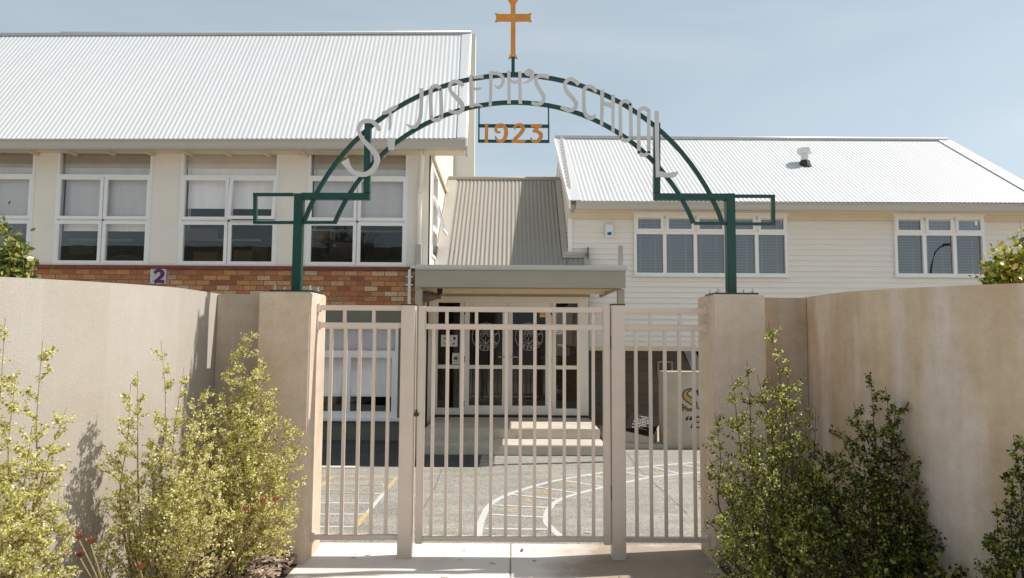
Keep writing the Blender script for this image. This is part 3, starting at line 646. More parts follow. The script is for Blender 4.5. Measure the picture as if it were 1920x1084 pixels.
mb = MB(); mb.box(gEL.x, x_end+.2, De2+.09, DR-.03, zs2+.012, zs2+.03); mb.build('soffit', 'soffit', RB)
mb = MB(); mb.box(xg, x_end, DR-.052, DR-.031, zs2-.10, zs2+.011); mb.build('frieze_board', 'soffit', RB)
mb = MB(); mb.box(xg-.025, xg+.05, DR-.055, DR-.0305, zb0, zs2-.101); mb.build('corner_board', 'board', RB)
mb = MB(); mb.box(1.2, x_end, DR-.05, DR+.03, zb0-.075, zb0-.001); mb.build('base_trim', 'soffit', RB)
def right_window(w, n, colpx):
    x0, x1, z0, z1 = w; y = DR-.03
    o = link(bpy.data.objects.new('window', None), RB); pitch = (x1-x0)/n; zt = z0+(z1-z0)*.685
    mb = MB(); frame_ring(mb, x0, x1, z0, z1, .045, y-.03, y+.09); mb.box(x0+.045, x1-.045, y-.025, y+.08, zt-.025, zt+.025)
    for k in range(1, n): mb.box(x0+pitch*k-.03, x0+pitch*k+.03, y-.02, y+.08, z0+.045, zt-.025); mb.box(x0+pitch*k-.025, x0+pitch*k+.025, y-.02, y+.08, zt+.025, z1-.045)
    mb.build('frame', 'frame', o)
    mb = MB(); mb.box(x0-.03, x1+.03, y-.04, y+.0, z1, z1+.02); mb.box(x0-.03, x1+.03, y-.045, y, z0-.022, z0-.001); mb.build('window_trim', 'frame', o)
    for k in range(n):
        a, b = x0+pitch*k, x0+pitch*(k+1)
        pane(a+.03, b-.03, z0+.04, zt-.02, y+.02, 'glass_dark', o)
        sash(a+.024, b-.024, zt+.022, z1-.03, y-.012, .045, o, 'glass_dark')
    mb = MB(); mb.box(x0+.05, x1-.05, y+.13, y+.14, z0+.03, z1-.03); mb.build('venetian_blind', 'slats', o)
    mb = MB()
    for k in range(n):
        for u in (.25, .75): xx = x0+pitch*(k+u); mb.box(xx-.004, xx+.004, y+.122, y+.126, z0+.03, z1-.03)
    mb.build('blind_tape', 'blind', o)
right_window(w1, 5, None); right_window(w2, 3, None)
# dark undercroft of painted block
mb = MB(); yb = 12.5
xa = 1.25; c1, c2 = W(1277,648,yb), W(1306,710,yb)
mb.prism([(xa,yb,0),(c2.x+.4,yb,0),(c2.x,yb,c2.z),(c1.x,yb,zb0-.062),(xa,yb,zb0-.062)], (0,.2,0)); mb.build('block_wall', 'block', RB)
mb = MB(); a, b = W(1232,677,yb), W(1261,707,yb); frame_ring(mb, a.x, b.x, b.z, a.z, .03, yb-.04, yb-.005); ow = mb.build('vent_window', 'flash_beige', RB)
mp = MB(); mp.quad((a.x+.02,yb-.01,b.z+.02),(b.x-.02,yb-.01,b.z+.02),(b.x-.02,yb-.01,a.z-.02),(a.x+.02,yb-.01,a.z-.02)); mp.build('pane', 'glass_dark', ow)
mb = MB(); p0, p1, p2, p3 = W(1279,651,yb+.3), W(1300,651,yb+.3), W(1330,715,yb+.3), W(1306,715,yb+.3)
mb.prism([p0, p1, p2, p3], (0,.04,0)); mb.build('pale_slanted_panel', 'skypanel', RB)  # pale blue slanted panel beyond the sloping edge of the block wall
mb = MB(); mb.box(3.2, 8, yb+.6, yb+.7, 0, zb0-.07); mb.build('undercroft_wall', 'roomdark', RB)
rebase(RB, (5.5, DR, 0))

# alarm box
p, q = W(1134,421.5,DR-.03), W(1149,446,DR-.03); AB = root('alarm_box', 'small white alarm box with blue square on the weatherboard wall', 'alarm box', loc=(0,0,0))
mb = MB(); mb.box(p.x, q.x, DR-.09, DR-.022, q.z, p.z); mb.build('casing', 'plastic', AB, bevel=.008)
p2, q2 = W(1139,435,DR-.09), W(1146.5,441,DR-.09); mb = MB(); mb.box(p2.x, q2.x, DR-.094, DR-.0905, q2.z, p2.z); mb.build('blue_label', 'blue', AB)
rebase(AB, (p.x, DR-.03, q.z))
# roof vent
def roofz(y): return gEL.z+(gRL.z-gEL.z)*(y-De2)/(Dr2-De2)
RV = root('roof_vent', 'white capped pipe vent standing on the right corrugated roof', 'vent')
d = ray(1509, 309); tt = None
for k in range(4000):
    y = 11.5+k*.001; pt = CAM+d*(y/d.y)
    if pt.z <= roofz(y): vb = pt; break
mb = MB(); mb.tube([vb+Vector((0,0,-.05)), vb+Vector((0,0,.08))], [.13,.085], 14); mb.build('boot', 'dark_metal', RV, smooth=False)
mb = MB(); mb.tube([vb+Vector((0,0,.06)), vb+Vector((0,0,.24))], .07, 16); mb.build('pipe', 'plastic', RV, smooth=False)
mb = MB(); mb.tube([vb+Vector((0,0,.21)), vb+Vector((0,0,.23)), vb+Vector((0,0,.31)), vb+Vector((0,0,.325))], [.125,.135,.135,.11], 20); mb.build('cap', 'plastic', RV)
rebase(RV, vb)

# ================================================================= PORCH
PO = root('entrance_porch', 'entrance porch with beige corrugated roof, flat canopy and glazed doors', 'porch')
Da, Db = 11.45, 13.8; xl = xr+.02
pz = lambda D, py: W(960, py, D).z
zA, zB = W(960,500,Da).z-.10, W(960,337,Db).z
def pyz(y): return zA+(zB-zA)*(y-Da)/(Db-Da)
pr = corrugated('roof', Vector((xl+.17,Da,zA)), Vector((xg-.055,Da,zA)), Vector((xl+.17,Db,zB)), Vector((xg-.055,Db,zB)), PO, 'roof_beige', rows=8, amp=.010)
# eastern strip of roof in front of the weatherboards
yq = DR-.055
corrugated('roof_strip', Vector((xg-.055,Da,zA)), Vector((1.27,Da,zA)), Vector((xg-.055,yq,pyz(yq))), Vector((1.27,yq,pyz(yq))), PO, 'roof_beige', rows=3, amp=.010)
sd = Vector((0,.01,-.014)); slab('roof_underlay', [Vector((xl,Da,zA))+sd, Vector((xg-.03,Da,zA))+sd, Vector((xg-.03,Db,zB))+sd, Vector((xl,Db,zB))+sd], .03, 'roomdark', pr)
uq = Vector((0,-.010,.013))
slab('flashing', [Vector((xl-.01,Da,zA))+uq, Vector((xl+.18,Da,zA))+uq, Vector((xl+.18,Db,zB))+uq, Vector((xl-.01,Db,zB))+uq], .018, 'flash_beige', pr)
slab('flashing', [Vector((xg-.13,yq,pyz(yq)))+uq*1.3, Vector((xg-.024,yq,pyz(yq)))+uq*1.3, Vector((xg-.024,Db,zB))+uq*1.3, Vector((xg-.13,Db,zB))+uq*1.3], .012, 'flash_beige', pr)
mb = MB(); mb.box(xg-.12, 1.27, yq-.045, yq+.004, pyz(yq)-.01, pyz(yq)+.035); mb.build('flashing', 'flash_beige', pr)
slab('flashing', [Vector((xg-.13,yq-.09,pyz(yq-.09)))+uq*1.6, Vector((1.27,yq-.09,pyz(yq-.09)))+uq*1.6, Vector((1.27,yq-.03,pyz(yq-.03)))+uq*1.6, Vector((xg-.13,yq-.03,pyz(yq-.03)))+uq*1.6], .012, 'flash_beige', pr)
slab('flashing', [Vector((1.24,Da,zA))+uq, Vector((1.37,Da,zA))+uq, Vector((1.30,yq,pyz(yq)))+uq, Vector((1.24,yq,pyz(yq)))+uq], .015, 'flash_beige', pr)
mb = MB(); mb.tube([(xl,Db,zB+.02),(xg-.03,Db,zB+.02)], .045, 8); mb.build('ridge_cap', 'flash_beige', pr, smooth=True)
mb = MB(); mb.box(xl, .98, Db, Db+.05, 3, zB-.03); mb.build('back_wall', 'cream', PO)
# canopy
Dc = 9.0
cz1, czm, cz0 = W(975,497.5,Dc).z, W(975,507,Dc).z, W(975,539,Dc).z; cx0, cx1 = W(779,520,Dc).x, W(1173,520,Dc).x
mb = MB(); mb.box(cx0, cx1, Dc, Dc+.04, cz0, czm-.002); mb.box(cx0, cx0+.04, Dc+.041, 11.4, cz0+.02, czm-.002); mb.box(cx1-.04, cx1, Dc+.041, 11.4, cz0+.02, czm-.002); cf = mb.build('canopy_fascia', 'fascia', PO)
mb = MB(); mb.box(cx0-.005, cx1+.02, Dc-.03, Dc+.10, czm, cz1); mb.build('canopy_gutter', 'gutter_grey', PO, bevel=.012)
mb = MB(); mb.box(cx0+.041, cx1-.041, Dc+.101, 11.42, czm-.03, cz1-.02); mb.build('canopy_roof', 'gutter_grey', PO)
mb = MB(); mb.box(cx0+.041, cx1-.041, Dc+.101, 11.42, czm-.045, czm-.031); mb.build('canopy_ceiling', 'soffit', PO)
mb = MB(); mb.box(cx0+.05, cx1-.05, Dc+.042, Dc+.12, cz0-.012, cz0+.05); mb.build('canopy_beam', 'timber', PO)
mb = MB()
for yy in (9.9, 10.7): mb.box(cx0+.042, cx1-.042, yy, yy+.06, cz0+.03, czm-.046)
mb.build('canopy_joists', 'soffit', PO)
for i, px in enumerate((785.5, 1163.5)):
    x = W(px,560,Dc+.1).x; mb = MB(); mb.box(x-.045, x+.045, Dc+.045, Dc+.135, 0, cz0-.013 if i else cz0-.013); mb.build('post', 'fascia', PO, bevel=.004)
x = W(1163.5,480,Dc+.15).x; mb = MB(); mb.box(x-.03, x+.03, Dc+.12, Dc+.18, cz1-.02, W(1163,461,Dc+.15).z); mb.build('stub_post', 'flash_beige', PO, bevel=.004)
# ceiling lamp under the canopy
mb = MB(); c = W(955,549,10.2); 
prof = [(.001,-.085),(.06,-.075),(.11,-.05),(.15,0),(.15,.02)]
vs = []; fs = []; n = 20
for r, h in prof:
    for k in range(n): vs.append((c.x+r*math.cos(k*2*math.pi/n), 10.2+r*math.sin(k*2*math.pi/n), czm-.05+h-.02))
for j in range(len(prof)-1):
    for k in range(n): fs.append((j*n+k, j*n+(k+1)%n, (j+1)*n+(k+1)%n, (j+1)*n+k))
mb.add(vs, fs); tag(mb.build('ceiling_lamp', 'plastic', smooth=True), 'round opal lamp under the porch canopy ceiling', 'lamp')
# front joinery of the porch
Dd = 11.6; lz = .29
def X(px, py=650): return W(px, py, Dd).x
def Z(py, px=960): return W(px, py, Dd).z
zt_f, zb_f = Z(556), lz
jf = link(bpy.data.objects.new('door_surround', None), PO)
mb = MB(); y0, y1 = Dd, Dd+.10
mb.box(X(811), X(1103.5), y0-.02, y1, Z(568), zt_f)                       # head
zt_door = Z(567.5)
for a, b in ((811,820.5),(862,869.5),(1035.5,1042.5),(1083.5,1103.5)): mb.box(X(a), X(b), y0, y1, zb_f, Z(568)-.001)
for a, b in ((820.5,862),(1042.5,1083.5)):
    mb.box(X(a)+.001, X(b)-.001, y0+.005, y1, zb_f, Z(766)); mb.box(X(a)+.001, X(b)-.001, y0+.005, y1, Z(692), Z(685))
mb.build('frame', 'porchframe', jf)
for a, b in ((820.5,862),(1042.5,1083.5)):
    for t_, b_ in ((568,685),(692,766)): pane(X(a), X(b), Z(b_), Z(t_), y0+.05, 'glass_door', jf)
mb = MB(); mb.box(X(811), X(1103.5), y0+.0, y1, zt_f+.001, zA-.05); mb.build('fascia_board', 'soffit', jf)
mb = MB(); mb.box(X(811)-.02, X(1103.5)+.02, y0-.05, y1, zt_f-.005, zt_f+.03); mb.build('drip_mould', 'timber', jf)
mb = MB(); mb.box(X(811)+.01, X(1103.5)-.01, y0-.06, y1, lz-.02, lz+.03); mb.build('threshold', 'dark_metal', jf)
def door(a, b, ga, gb):
    o = link(bpy.data.objects.new('door', None), PO)
    mb = MB(); y = y0+.015; yk = y+.045
    x0, x1, g0, g1 = X(a), X(b), X(ga), X(gb); zb_, zt2 = lz+.035, zt_door-.006
    zA_, zB_, zC_, zD_ = Z(761), Z(692), Z(685), Z(585)
    mb.box(x0, g0, y, yk, zb_, zt2); mb.box(g1, x1, y, yk, zb_, zt2); mb.box(g0, g1, y, yk, zb_, zA_); mb.box(g0, g1, y, yk, zB_, zC_); mb.box(g0, g1, y, yk, zD_, zt2)
    mb.build('leaf_frame', 'porchframe', o, bevel=.0)
    pane(g0, g1, zA_, zB_, y+.02, 'glass_door', o); pane(g0, g1, zC_, zD_, y+.02, 'glass_door', o)
    hx = x0 if a < 900 else x1
    for pz_ in (585, 674, 758): z_ = Z(pz_); mb = MB(); mb.box(hx-.018, hx+.012, y-.012, y+.002, z_-.05, z_+.05); mb.build('hinge', 'dark_metal', o)
    hx2 = x1-.05 if a < 900 else x0+.05
    mb = MB(); mb.tube([(hx2,y-.05,lz+1.0),(hx2+(-.11 if a < 900 else .11),y-.05,lz+1.0)], .009, 8); mb.tube([(hx2,y,lz+1.0),(hx2,y-.05,lz+1.0)], .012, 8); mb.build('handle', 'galv', o)
    # round etched crest
    cxp = (ga+gb)/2; c = W(cxp, 631.5, Dd+.02); rr = .232; em = MB(); yE = y+.012
    def ring(r, w_, a0=0, a1=2*math.pi, n=40, mb_=em, cx=c.x, cz=c.z, sxx=1, szz=1):
        vs = []; fs = []
        for k in range(n+1):
            th = a0+(a1-a0)*k/n
            for q in (r-w_/2, r+w_/2): vs.append((cx+q*math.cos(th)*sxx, yE, cz+q*math.sin(th)*szz))
        for k in range(n): fs.append((2*k, 2*k+2, 2*k+3, 2*k+1))
        mb_.add(vs, fs)
    ring(rr, .007); ring(rr*.64, .005)
    for k in range(7):    # flower motif
        th = math.pi/2+(k-3)*.55; cxp_, czp_ = c.x+math.cos(th)*.06, c.z+.03+math.sin(th)*.06
        ring(.034, .005, n=16, cx=cxp_, cz=czp_, sxx=.7+.4*abs(math.cos(th)), szz=.7+.4*abs(math.sin(th)))
    def lf(pts):
        P = bez([(p[0], p[1], .006) for p in pts], 6)
        for i in range(len(P)-1):
            dd = Vector((P[i+1].x-P[i].x, P[i+1].y-P[i].y)); nn = Vector((-dd.y, dd.x)).normalized()*.003
            em.add([(c.x+P[i].x-nn.x, yE, c.z+P[i].y-nn.y), (c.x+P[i+1].x-nn.x, yE, c.z+P[i+1].y-nn.y), (c.x+P[i+1].x+nn.x, yE, c.z+P[i+1].y+nn.y), (c.x+P[i].x+nn.x, yE, c.z+P[i].y+nn.y)], [(0,1,2,3)])
    lf([(0,.0),(-.01,-.06),(.0,-.13)]); lf([(-.14,-.03),(-.08,-.03),(0,-.12)]); lf([(-.14,-.03),(-.09,-.08),(0,-.13)]); lf([(.14,.01),(.08,-.03),(0,-.12)]); lf([(.14,.01),(.05,-.09),(0,-.13)])
    for chh, ang in (('S', 15), ('E', -30), ('H', -47), ('K', -76), ('E', -97), ('K', -118), ('A', -138)):
        th = R(ang); me = text_mesh(chh, .085, 0); rc = rr*.82; rot = th+math.pi/2
        cs, sn = math.cos(rot), math.sin(rot)
        em.add([(c.x+rc*math.cos(th)+(p.co.x*cs-p.co.y*sn), yE-.0005, c.z+rc*math.sin(th)+(p.co.x*sn+p.co.y*cs)) for p in me.vertices], [tuple(q.vertices) for q in me.polygons])
    em.build('etched_crest', 'etched', o)
door(870.2, 952.2, 880, 942); door(952.8, 1035, 961, 1023)
# lobby behind the doors
mb = MB(); ya, yb_ = Dd+.11, 15.6
mb.quad((xl,yb_,0),(xg,yb_,0),(xg,yb_,3.2),(xl,yb_,3.2)); mb.quad((xl+.01,ya,0),(xl+.01,yb_,0),(xl+.01,yb_,3.2),(xl+.01,ya,3.2)); mb.quad((1.32,ya,0),(1.32,yb_,0),(1.32,yb_,3.2),(1.32,ya,3.2)); mb.quad((xl,ya,2.7),(1.32,ya,2.7),(1.32,yb_,2.7),(xl,yb_,2.7)); mb.quad((xl,ya,lz-.01),(1.32,ya,lz-.01),(1.32,yb_,lz-.01),(xl,yb_,lz-.01))
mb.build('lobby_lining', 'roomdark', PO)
rebase(PO, (0, Dd, 0))
# notices behind the glass
def card(name, px0, py0, px1, py1, mat, label, extra=None, cat='notice'):
    a, b = W(px0,py0,Dd+.02), W(px1,py1,Dd+.02); o = root(name, label, cat); mb = MB(); mb.box(a.x, b.x, Dd+.026, Dd+.028, b.z, a.z); mb.build('sheet', mat, o)
    if extra:
        for (x0,y0,x1,y1,mt,nm) in extra:
            p, q = W(x0,y0,Dd+.02), W(x1,y1,Dd+.02); mb = MB(); mb.box(p.x, q.x, Dd+.0235, Dd+.025, q.z, p.z); mb.build(nm, mt, o)
    rebase(o, (a.x, Dd+.04, b.z))
card('notice', 827, 628, 858, 650, 'paper', 'wide white notice in the left sidelight above the smaller one', [(832,633,835,636,'black','print_mark'),(850,632,854,637,'black','print_mark'),(849,643,852,646,'black','print_mark'),(831,643,842,644,'black','print_line')])
card('notice', 848, 662, 862, 683, 'paper', 'small white notice with teal print, low in the left sidelight', [(851,669,858,675,'teal','print_mark'),(851,678,859,679,'black','print_line')])
card('notice', 1043, 608, 1054, 627, 'paper', 'narrow white notice in the right sidelight', [(1045,619,1052,620,'black','print_line'),(1045,623,1052,624,'black','print_line')])
card('notice', 1012, 585, 1023.5, 595, 'orangepaper', 'small orange notice in the top corner of the right door', [(1013,592,1023,594,'paper','print_line')])
# furniture in the lobby
mb = MB(); mb.box(.55, 1.2, 12.4, 13.0, lz, lz+.95); mb.box(.5, 1.25, 12.36, 13.04, lz+.951, lz+.99)
tag(mb.build('lobby_counter', 'card', bevel=.01), 'brown counter standing inside the lobby at right', 'counter')
# security camera under the canopy
SC = root('loudspeaker', 'weathered horn loudspeaker under the left end of the canopy', 'loudspeaker')
p = W(800,556,9.6); mb = MB(); mb.tube([(p.x-.10,9.6,p.z),(p.x+.02,9.6,p.z),(p.x+.14,9.6,p.z+.005),(p.x+.20,9.6,p.z+.01)], [.085,.08,.045,.04], 14); mb.build('horn', simple('brown_housing', (.14,.10,.07), .6, .3), SC)
mb = MB(); mb.box(p.x+.15, p.x+.22, 9.57, 9.63, p.z+.035, czm-.05); mb.build('bracket', 'dark_metal', SC)
rebase(SC, (p.x, 9.6, p.z))
# steps
ST = root('entrance_steps', 'two broad worn concrete steps up to the glazed doors', 'steps')
mb = MB(); mb.box(-1.27, 1.30, 10.12, 12.0, 0, .285); mb.build('landing', 'step', ST, bevel=.012)
mb = MB(); mb.box(-1.45, 1.32, 9.5, 10.119, 0, .14); mb.build('tread', 'step', ST, bevel=.012)
rebase(ST, (0, 9.5, 0))

# ================================================================= MONUMENT SIGN & PLAQUE
MS = root('monument_sign', 'low plastered sign wall with gold S and black lettering behind the gate', 'sign')
Ds = 10.2; a = W(1250,697,Ds); mb = MB(); mb.box(a.x-.05, 5.6, Ds, Ds+.35, 0, a.z); mb.build('sign_wall', plaster('sign_plaster', (.46,.40,.315), (.52,.46,.37), (.50,.44,.37), .3), MS, bevel=.012)
y_ = Ds-.006
mb = MB(); S_ = [(1306,737,6),(1300,731,4.5),(1293,731,6),(1285.5,736,9.5),(1286,744,12),(1293,750,13),(1301,756,12),(1303,763,9.5),(1297,768,5),(1289,768,5),(1283,762,5)]
ribbon(mb, S_, 8, Ds-.004, .003); ribbon(mb, [(1280.5,757,2.2),(1280.5,770,2.2)], 2.2, Ds-.004, .003, 1); ribbon(mb, [(1308,730,2.2),(1308.5,742,2.2)], 2.2, Ds-.004, .003, 1)
ribbon(mb, [(1314,731,3),(1340,731,3)], 3, Ds-.004, .003, 1); ribbon(mb, [(1327,731,7),(1327,769,7)], 7, Ds-.0045, .003, 1); ribbon(mb, [(1314,730,3),(1313,742,3)], 3, Ds-.004, .003, 1); ribbon(mb, [(1340,730,3),(1341,742,3)], 3, Ds-.004, .003, 1); ribbon(mb, [(1309,766,4),(1313,766,4)], 4, Ds-.004, .003, 1)
mb.build('lettering_outline', 'black', MS)
mb = MB(); ribbon(mb, [(x, y, max(1.0, w-4.6)) for x, y, w in S_], 5, Ds-.008, .003); ribbon(mb, [(1327,732.5,4),(1327,767.5,4)], 4, Ds-.0085, .003, 1); mb.build('lettering_fill', 'goldflat', MS)
me = text_mesh('\u201cEx', .25, .001, .35); c = W(1301,793,Ds)
mb = MB(); mb.add([(c.x+p.co.x*1.02, Ds-.003+p.co.z, c.z+p.co.y) for p in me.vertices], [tuple(q.vertices) for q in me.polygons])
mb.add([(c.x+p.co.x*1.02+.014, Ds-.0042+p.co.z, c.z+p.co.y) for p in me.vertices], [tuple(q.vertices) for q in me.polygons]); mb.build('lettering', 'black', MS)
rebase(MS, (a.x, Ds, 0))
PL = root('memorial_plaque', 'dark inscribed plaque tilted on a concrete wedge', 'plaque')
# wedge
px_ = lambda x, y, D: W(x, y, D)
f0, f1 = px_(1170,804,10.45), px_(1222,816,10.27); b0, b1 = px_(1184,773,10.95), px_(1243,782,10.85)
mb = MB(); P = [f0, f1, b1, b0]; mb.hexa([Vector((p.x,p.y,0.05)) for p in P], [p-Vector((0,0,.035)) for p in P]); mb.build('wedge_base', 'step', PL, bevel=.008)
mb = MB(); mb.hexa([p-Vector((0,0,.03)) for p in P], P); mb.build('slab', simple('dark_granite', (.022,.018,.017), .9, .2, 40, spec=.1), PL, bevel=.004)
mb = MB(); nn = (f1-f0).cross(b0-f0).normalized()*.006
if nn.z < 0: nn = -nn
for k in range(9):
    v0 = .16+k*.082; hw = (.26,.12,.30,.20,.32,.30,.24,.10,.2)[k]; cu = .5
    u = cu-hw
    while u < cu+hw-.03:
        l = random.uniform(.03, .09); u2 = min(u+l, cu+hw)
        q = lambda uu, vv: f0.lerp(f1, uu).lerp(b0.lerp(b1, uu), vv)+nn
        mb.quad(q(u, v0), q(u2, v0), q(u2, v0+.024), q(u, v0+.024)); u = u2+.02
mb.build('inscription', 'etched', PL)
rebase(PL, (f0.x, f0.y, 0))

# ================================================================= ENTRANCE WALLS
def wall_curve(sgn):
    pts = [(2.25,5.30),(2.25,4.9),(2.262,4.55),(2.30,4.25),(2.36,3.97),(2.46,3.69),(2.60,3.43),(2.79,3.17),(3.03,2.92),(3.34,2.68),(3.75,2.45)]
    P = bez([(x, y, 0) for x, y in pts], 5); th = .20; ztop = 1.93; vs = []; fs = []
    for i, p in enumerate(P):
        a, b = P[min(i+1, len(P)-1)], P[max(i-1, 0)]; d = (a-b).normalized(); nrm = Vector((-d.y, d.x, 0))
        if nrm.x < 0: nrm = -nrm
        q = p+nrm*th; zt_ = ztop-.035*min(1, max(0, (4.6-p.y)/1.2))
        for s_, z_ in ((p, -.05), (p, zt_), (q, zt_), (q, -.05)): vs.append((s_.x*sgn, s_.y, z_))
    for i in range(len(P)-1):
        for k in range(4): fs.append((i*4+k, i*4+(k+1)%4, (i+1)*4+(k+1)%4, (i+1)*4+k))
    fs += [(0,1,2,3), tuple((len(P)-1)*4+k for k in (3,2,1,0))]; mb = MB(); mb.add(vs, fs); return mb
for sgn, side, lb in ((-1, 'left', 'sunlit curved plaster wall flaring out on the left'), (1, 'right', 'shaded stained curved plaster wall flaring out on the right')):
    EW = root('entrance_wall', lb, 'wall', 'curved plaster walls either side of the gate', (sgn*2.25, 5.15, 0))
    o = wall_curve(sgn).build('curved_wall', 'plaster' if sgn < 0 else 'plaster_stained', EW, smooth=False, bevel=0); o.location = (-sgn*2.25, -5.15, 0)
    for poly in o.data.polygons: poly.use_smooth = False
    mb = MB(); mb.box(sgn*1.80, sgn*2.2495, 5.20, 5.36, -.05, 1.925); o = mb.build('recess_wall', 'plaster_recess', EW, bevel=.006); o.location = (-sgn*2.25, -5.15, 0)
PX0, PX1, PY0, PY1, PH = 1.455, 1.835, 4.94, 5.345, 1.93
for sgn, lb in ((-1, 'square plaster pillar left of the gate with a sunlit inner face'), (1, 'square plaster pillar right of the gate, all in shade')):
    mb = MB(); mb.box(sgn*PX0, sgn*PX1, PY0, PY1, -.05, PH)
    tag(mb.build('gate_pillar', 'pillar', bevel=.010), lb, 'pillar', 'plaster pillars at the gate')

# ================================================================= GATE
Dg = 5.12
zr = lambda py, px=960: W(px, py, Dg).z
gx = lambda px, py=800: W(px, py, Dg).x
zT1, zT0, zS1, zS0, zB1, zB0 = zr(576.0), zr(585.5), zr(608.2), zr(618.5), zr(1005.5), zr(1014.8)
def gate_part(name, label, cat, group, x0, x1, stiles, bars, shorts, dz=0, bw=.0235):
    o = root(name, label, cat, group); d = .02
    a, b = (x0+.052, x1-.052) if stiles else (x0, x1)
    for nm, z0, z1 in (('top_rail', zT0, zT1), ('second_rail', zS0, zS1), ('bottom_rail', zB0, zB1)):
        mb = MB(); mb.box(a, b, Dg-d, Dg+d, z0+dz, z1+dz); mb.build(nm, 'gate', o, bevel=.003)
    if stiles:
        for s0 in (x0, x1-.0515): mb = MB(); mb.box(s0, s0+.0515, Dg-.026, Dg+.026, zB0-.018, zT1+.004); mb.build('stile', 'gate', o, bevel=.004)
    for px in bars: x = gx(px); mb = MB(); mb.box(x-bw/2, x+bw/2, Dg-.012, Dg+.012, zB1+dz-.002, zS0+dz+.002); mb.build('bar', 'gate', o)
    for px in shorts: x = gx(px, 597); mb = MB(); mb.box(x-bw/2, x+bw/2, Dg-.012, Dg+.012, zS1+dz-.002, zT0+dz+.002); mb.build('short_bar', 'gate', o)
    return o
g1 = gate_part('gate', 'beige barred centre gate leaf between two square posts', 'gate', None, gx(782.3), gx(1144), True, [811,837.5,865.5,893.3,921,949,975.5,1002.5,1031,1058,1085,1112.5], [838,893.5,949,1003,1058,1112])
mb = MB(); mb.box(gx(778.5), gx(783), Dg-.02, Dg+.0, zr(782), zr(769)); mb.box(gx(775), gx(786), Dg-.045, Dg-.03, zr(780), zr(774)); mb.build('latch', 'dark_metal', g1)
for pz_ in (640, 921): mb = MB(); mb.tube([(gx(1145.5),Dg-.02,zr(pz_+12)),(gx(1145.5),Dg-.02,zr(pz_-12))], .007, 8); mb.build('hinge', 'dark_metal', g1)
rebase(g1, (0, Dg, .05))
p1_ = gate_part('fence_panel', 'narrow beige barred panel between left pillar and gate post', 'fence panel', 'barred panels beside the gate', -PX0+.002, gx(751), False, [617.5,644.5,671.7,699,726.5], [646.5,701], dz=.006)
for z_ in (zT0, zS0, zB0): mb = MB(); mb.box(-PX0+.001, -PX0+.02, Dg-.03, Dg+.03, z_-.008, z_+.055); mb.build('wall_bracket', 'gate', p1_)
rebase(p1_, (-1.2, Dg, .05))
p2_ = gate_part('fence_panel', 'narrow beige barred panel between right post and shaded pillar', 'fence panel', 'barred panels beside the gate', gx(1170.5), PX0-.002, False, [1193,1220.3,1247.5,1275,1302], [1220,1274.5])
for z_ in (zT0, zS0, zB0): mb = MB(); mb.box(PX0-.02, PX0-.001, Dg-.03, Dg+.03, z_-.008, z_+.055); mb.build('wall_bracket', 'gate', p2_)
rebase(p2_, (1.2, Dg, .05))
for a, b, lb in ((750.3, 776.6, 'thick square beige post left of the gate leaf'), (1145.8, 1171, 'thick square beige post right of the gate leaf')):
    mb = MB(); x0, x1 = gx(a), gx(b); o = root('gate_post', lb, 'gate post', 'square posts carrying the gate', ((x0+x1)/2, Dg, 0))
    mb.box(x0, x1, Dg-.052, Dg+.052, 0, zr(571.5, (a+b)/2)); q = mb.build('shaft', 'gate', o, bevel=.005); q.location = (-(x0+x1)/2, -Dg, 0)
    mb = MB(); zt_ = zr(571.5, (a+b)/2); mb.box(x0-.002, x1+.002, Dg-.055, Dg+.055, zt_-.006, zt_+.004); q = mb.build('cap', 'dark_metal', o); q.location = (-(x0+x1)/2, -Dg, 0)

# ================================================================= ARCH SIGN
DA = 5.14; AR = root('arch_sign', 'green steel arch over the gate with grey lettering and orange cross', 'arch sign')
for px, py0, side in ((558, 551, -1), (1370, 552, 1)):
    x = W(px, 500, DA).x; zt_ = W(px, 364, DA).z; h = .033
    mb = MB(); mb.box(x-h, x+h, DA-h, DA+h, PH+.018, zt_); mb.build('post', 'green', AR, bevel=.003)
    mb = MB(); mb.box(x-.16, x+.16, DA-.13, DA+.13, PH+.003, PH+.0175); pl = mb.build('base_plate', 'green', AR)
    for bx, by in ((-.13,-.1),(.13,-.1),(-.13,.1),(.13,.1),(-.06,.09)):
        mb = MB(); mb.tube([(x+bx,DA+by,PH+.018),(x+bx,DA+by,PH+.030)], .012, 6); mb.tube([(x+bx,DA+by,PH+.030),(x+bx,DA+by,PH+.055)], .006, 6); mb.build('bolt', 'galv', pl)
px2 = lambda x, y: W(x, y, DA)
def pbar(mb, a, b, wpx, h=.03): mb.bar(px2(*a), px2(*b), wpx/249., h)
# heavy beams and uprights
for (a, b, c) in (((566.5,368.5),(694,369),(689,374.5)), ((1225.5,369.5),(1361.5,370),(1231,375.5))):
    mb = MB(); pbar(mb, a, b, 12, .06); mb.build('beam', 'green', AR, bevel=.003)
mb = MB(); pbar(mb, (688.5,362.5), (690.5,233), 12, .06); mb.build('upright', 'green', AR, bevel=.003)
mb = MB(); pbar(mb, (1231,363), (1231,232), 12, .06); mb.build('upright', 'green', AR, bevel=.003)
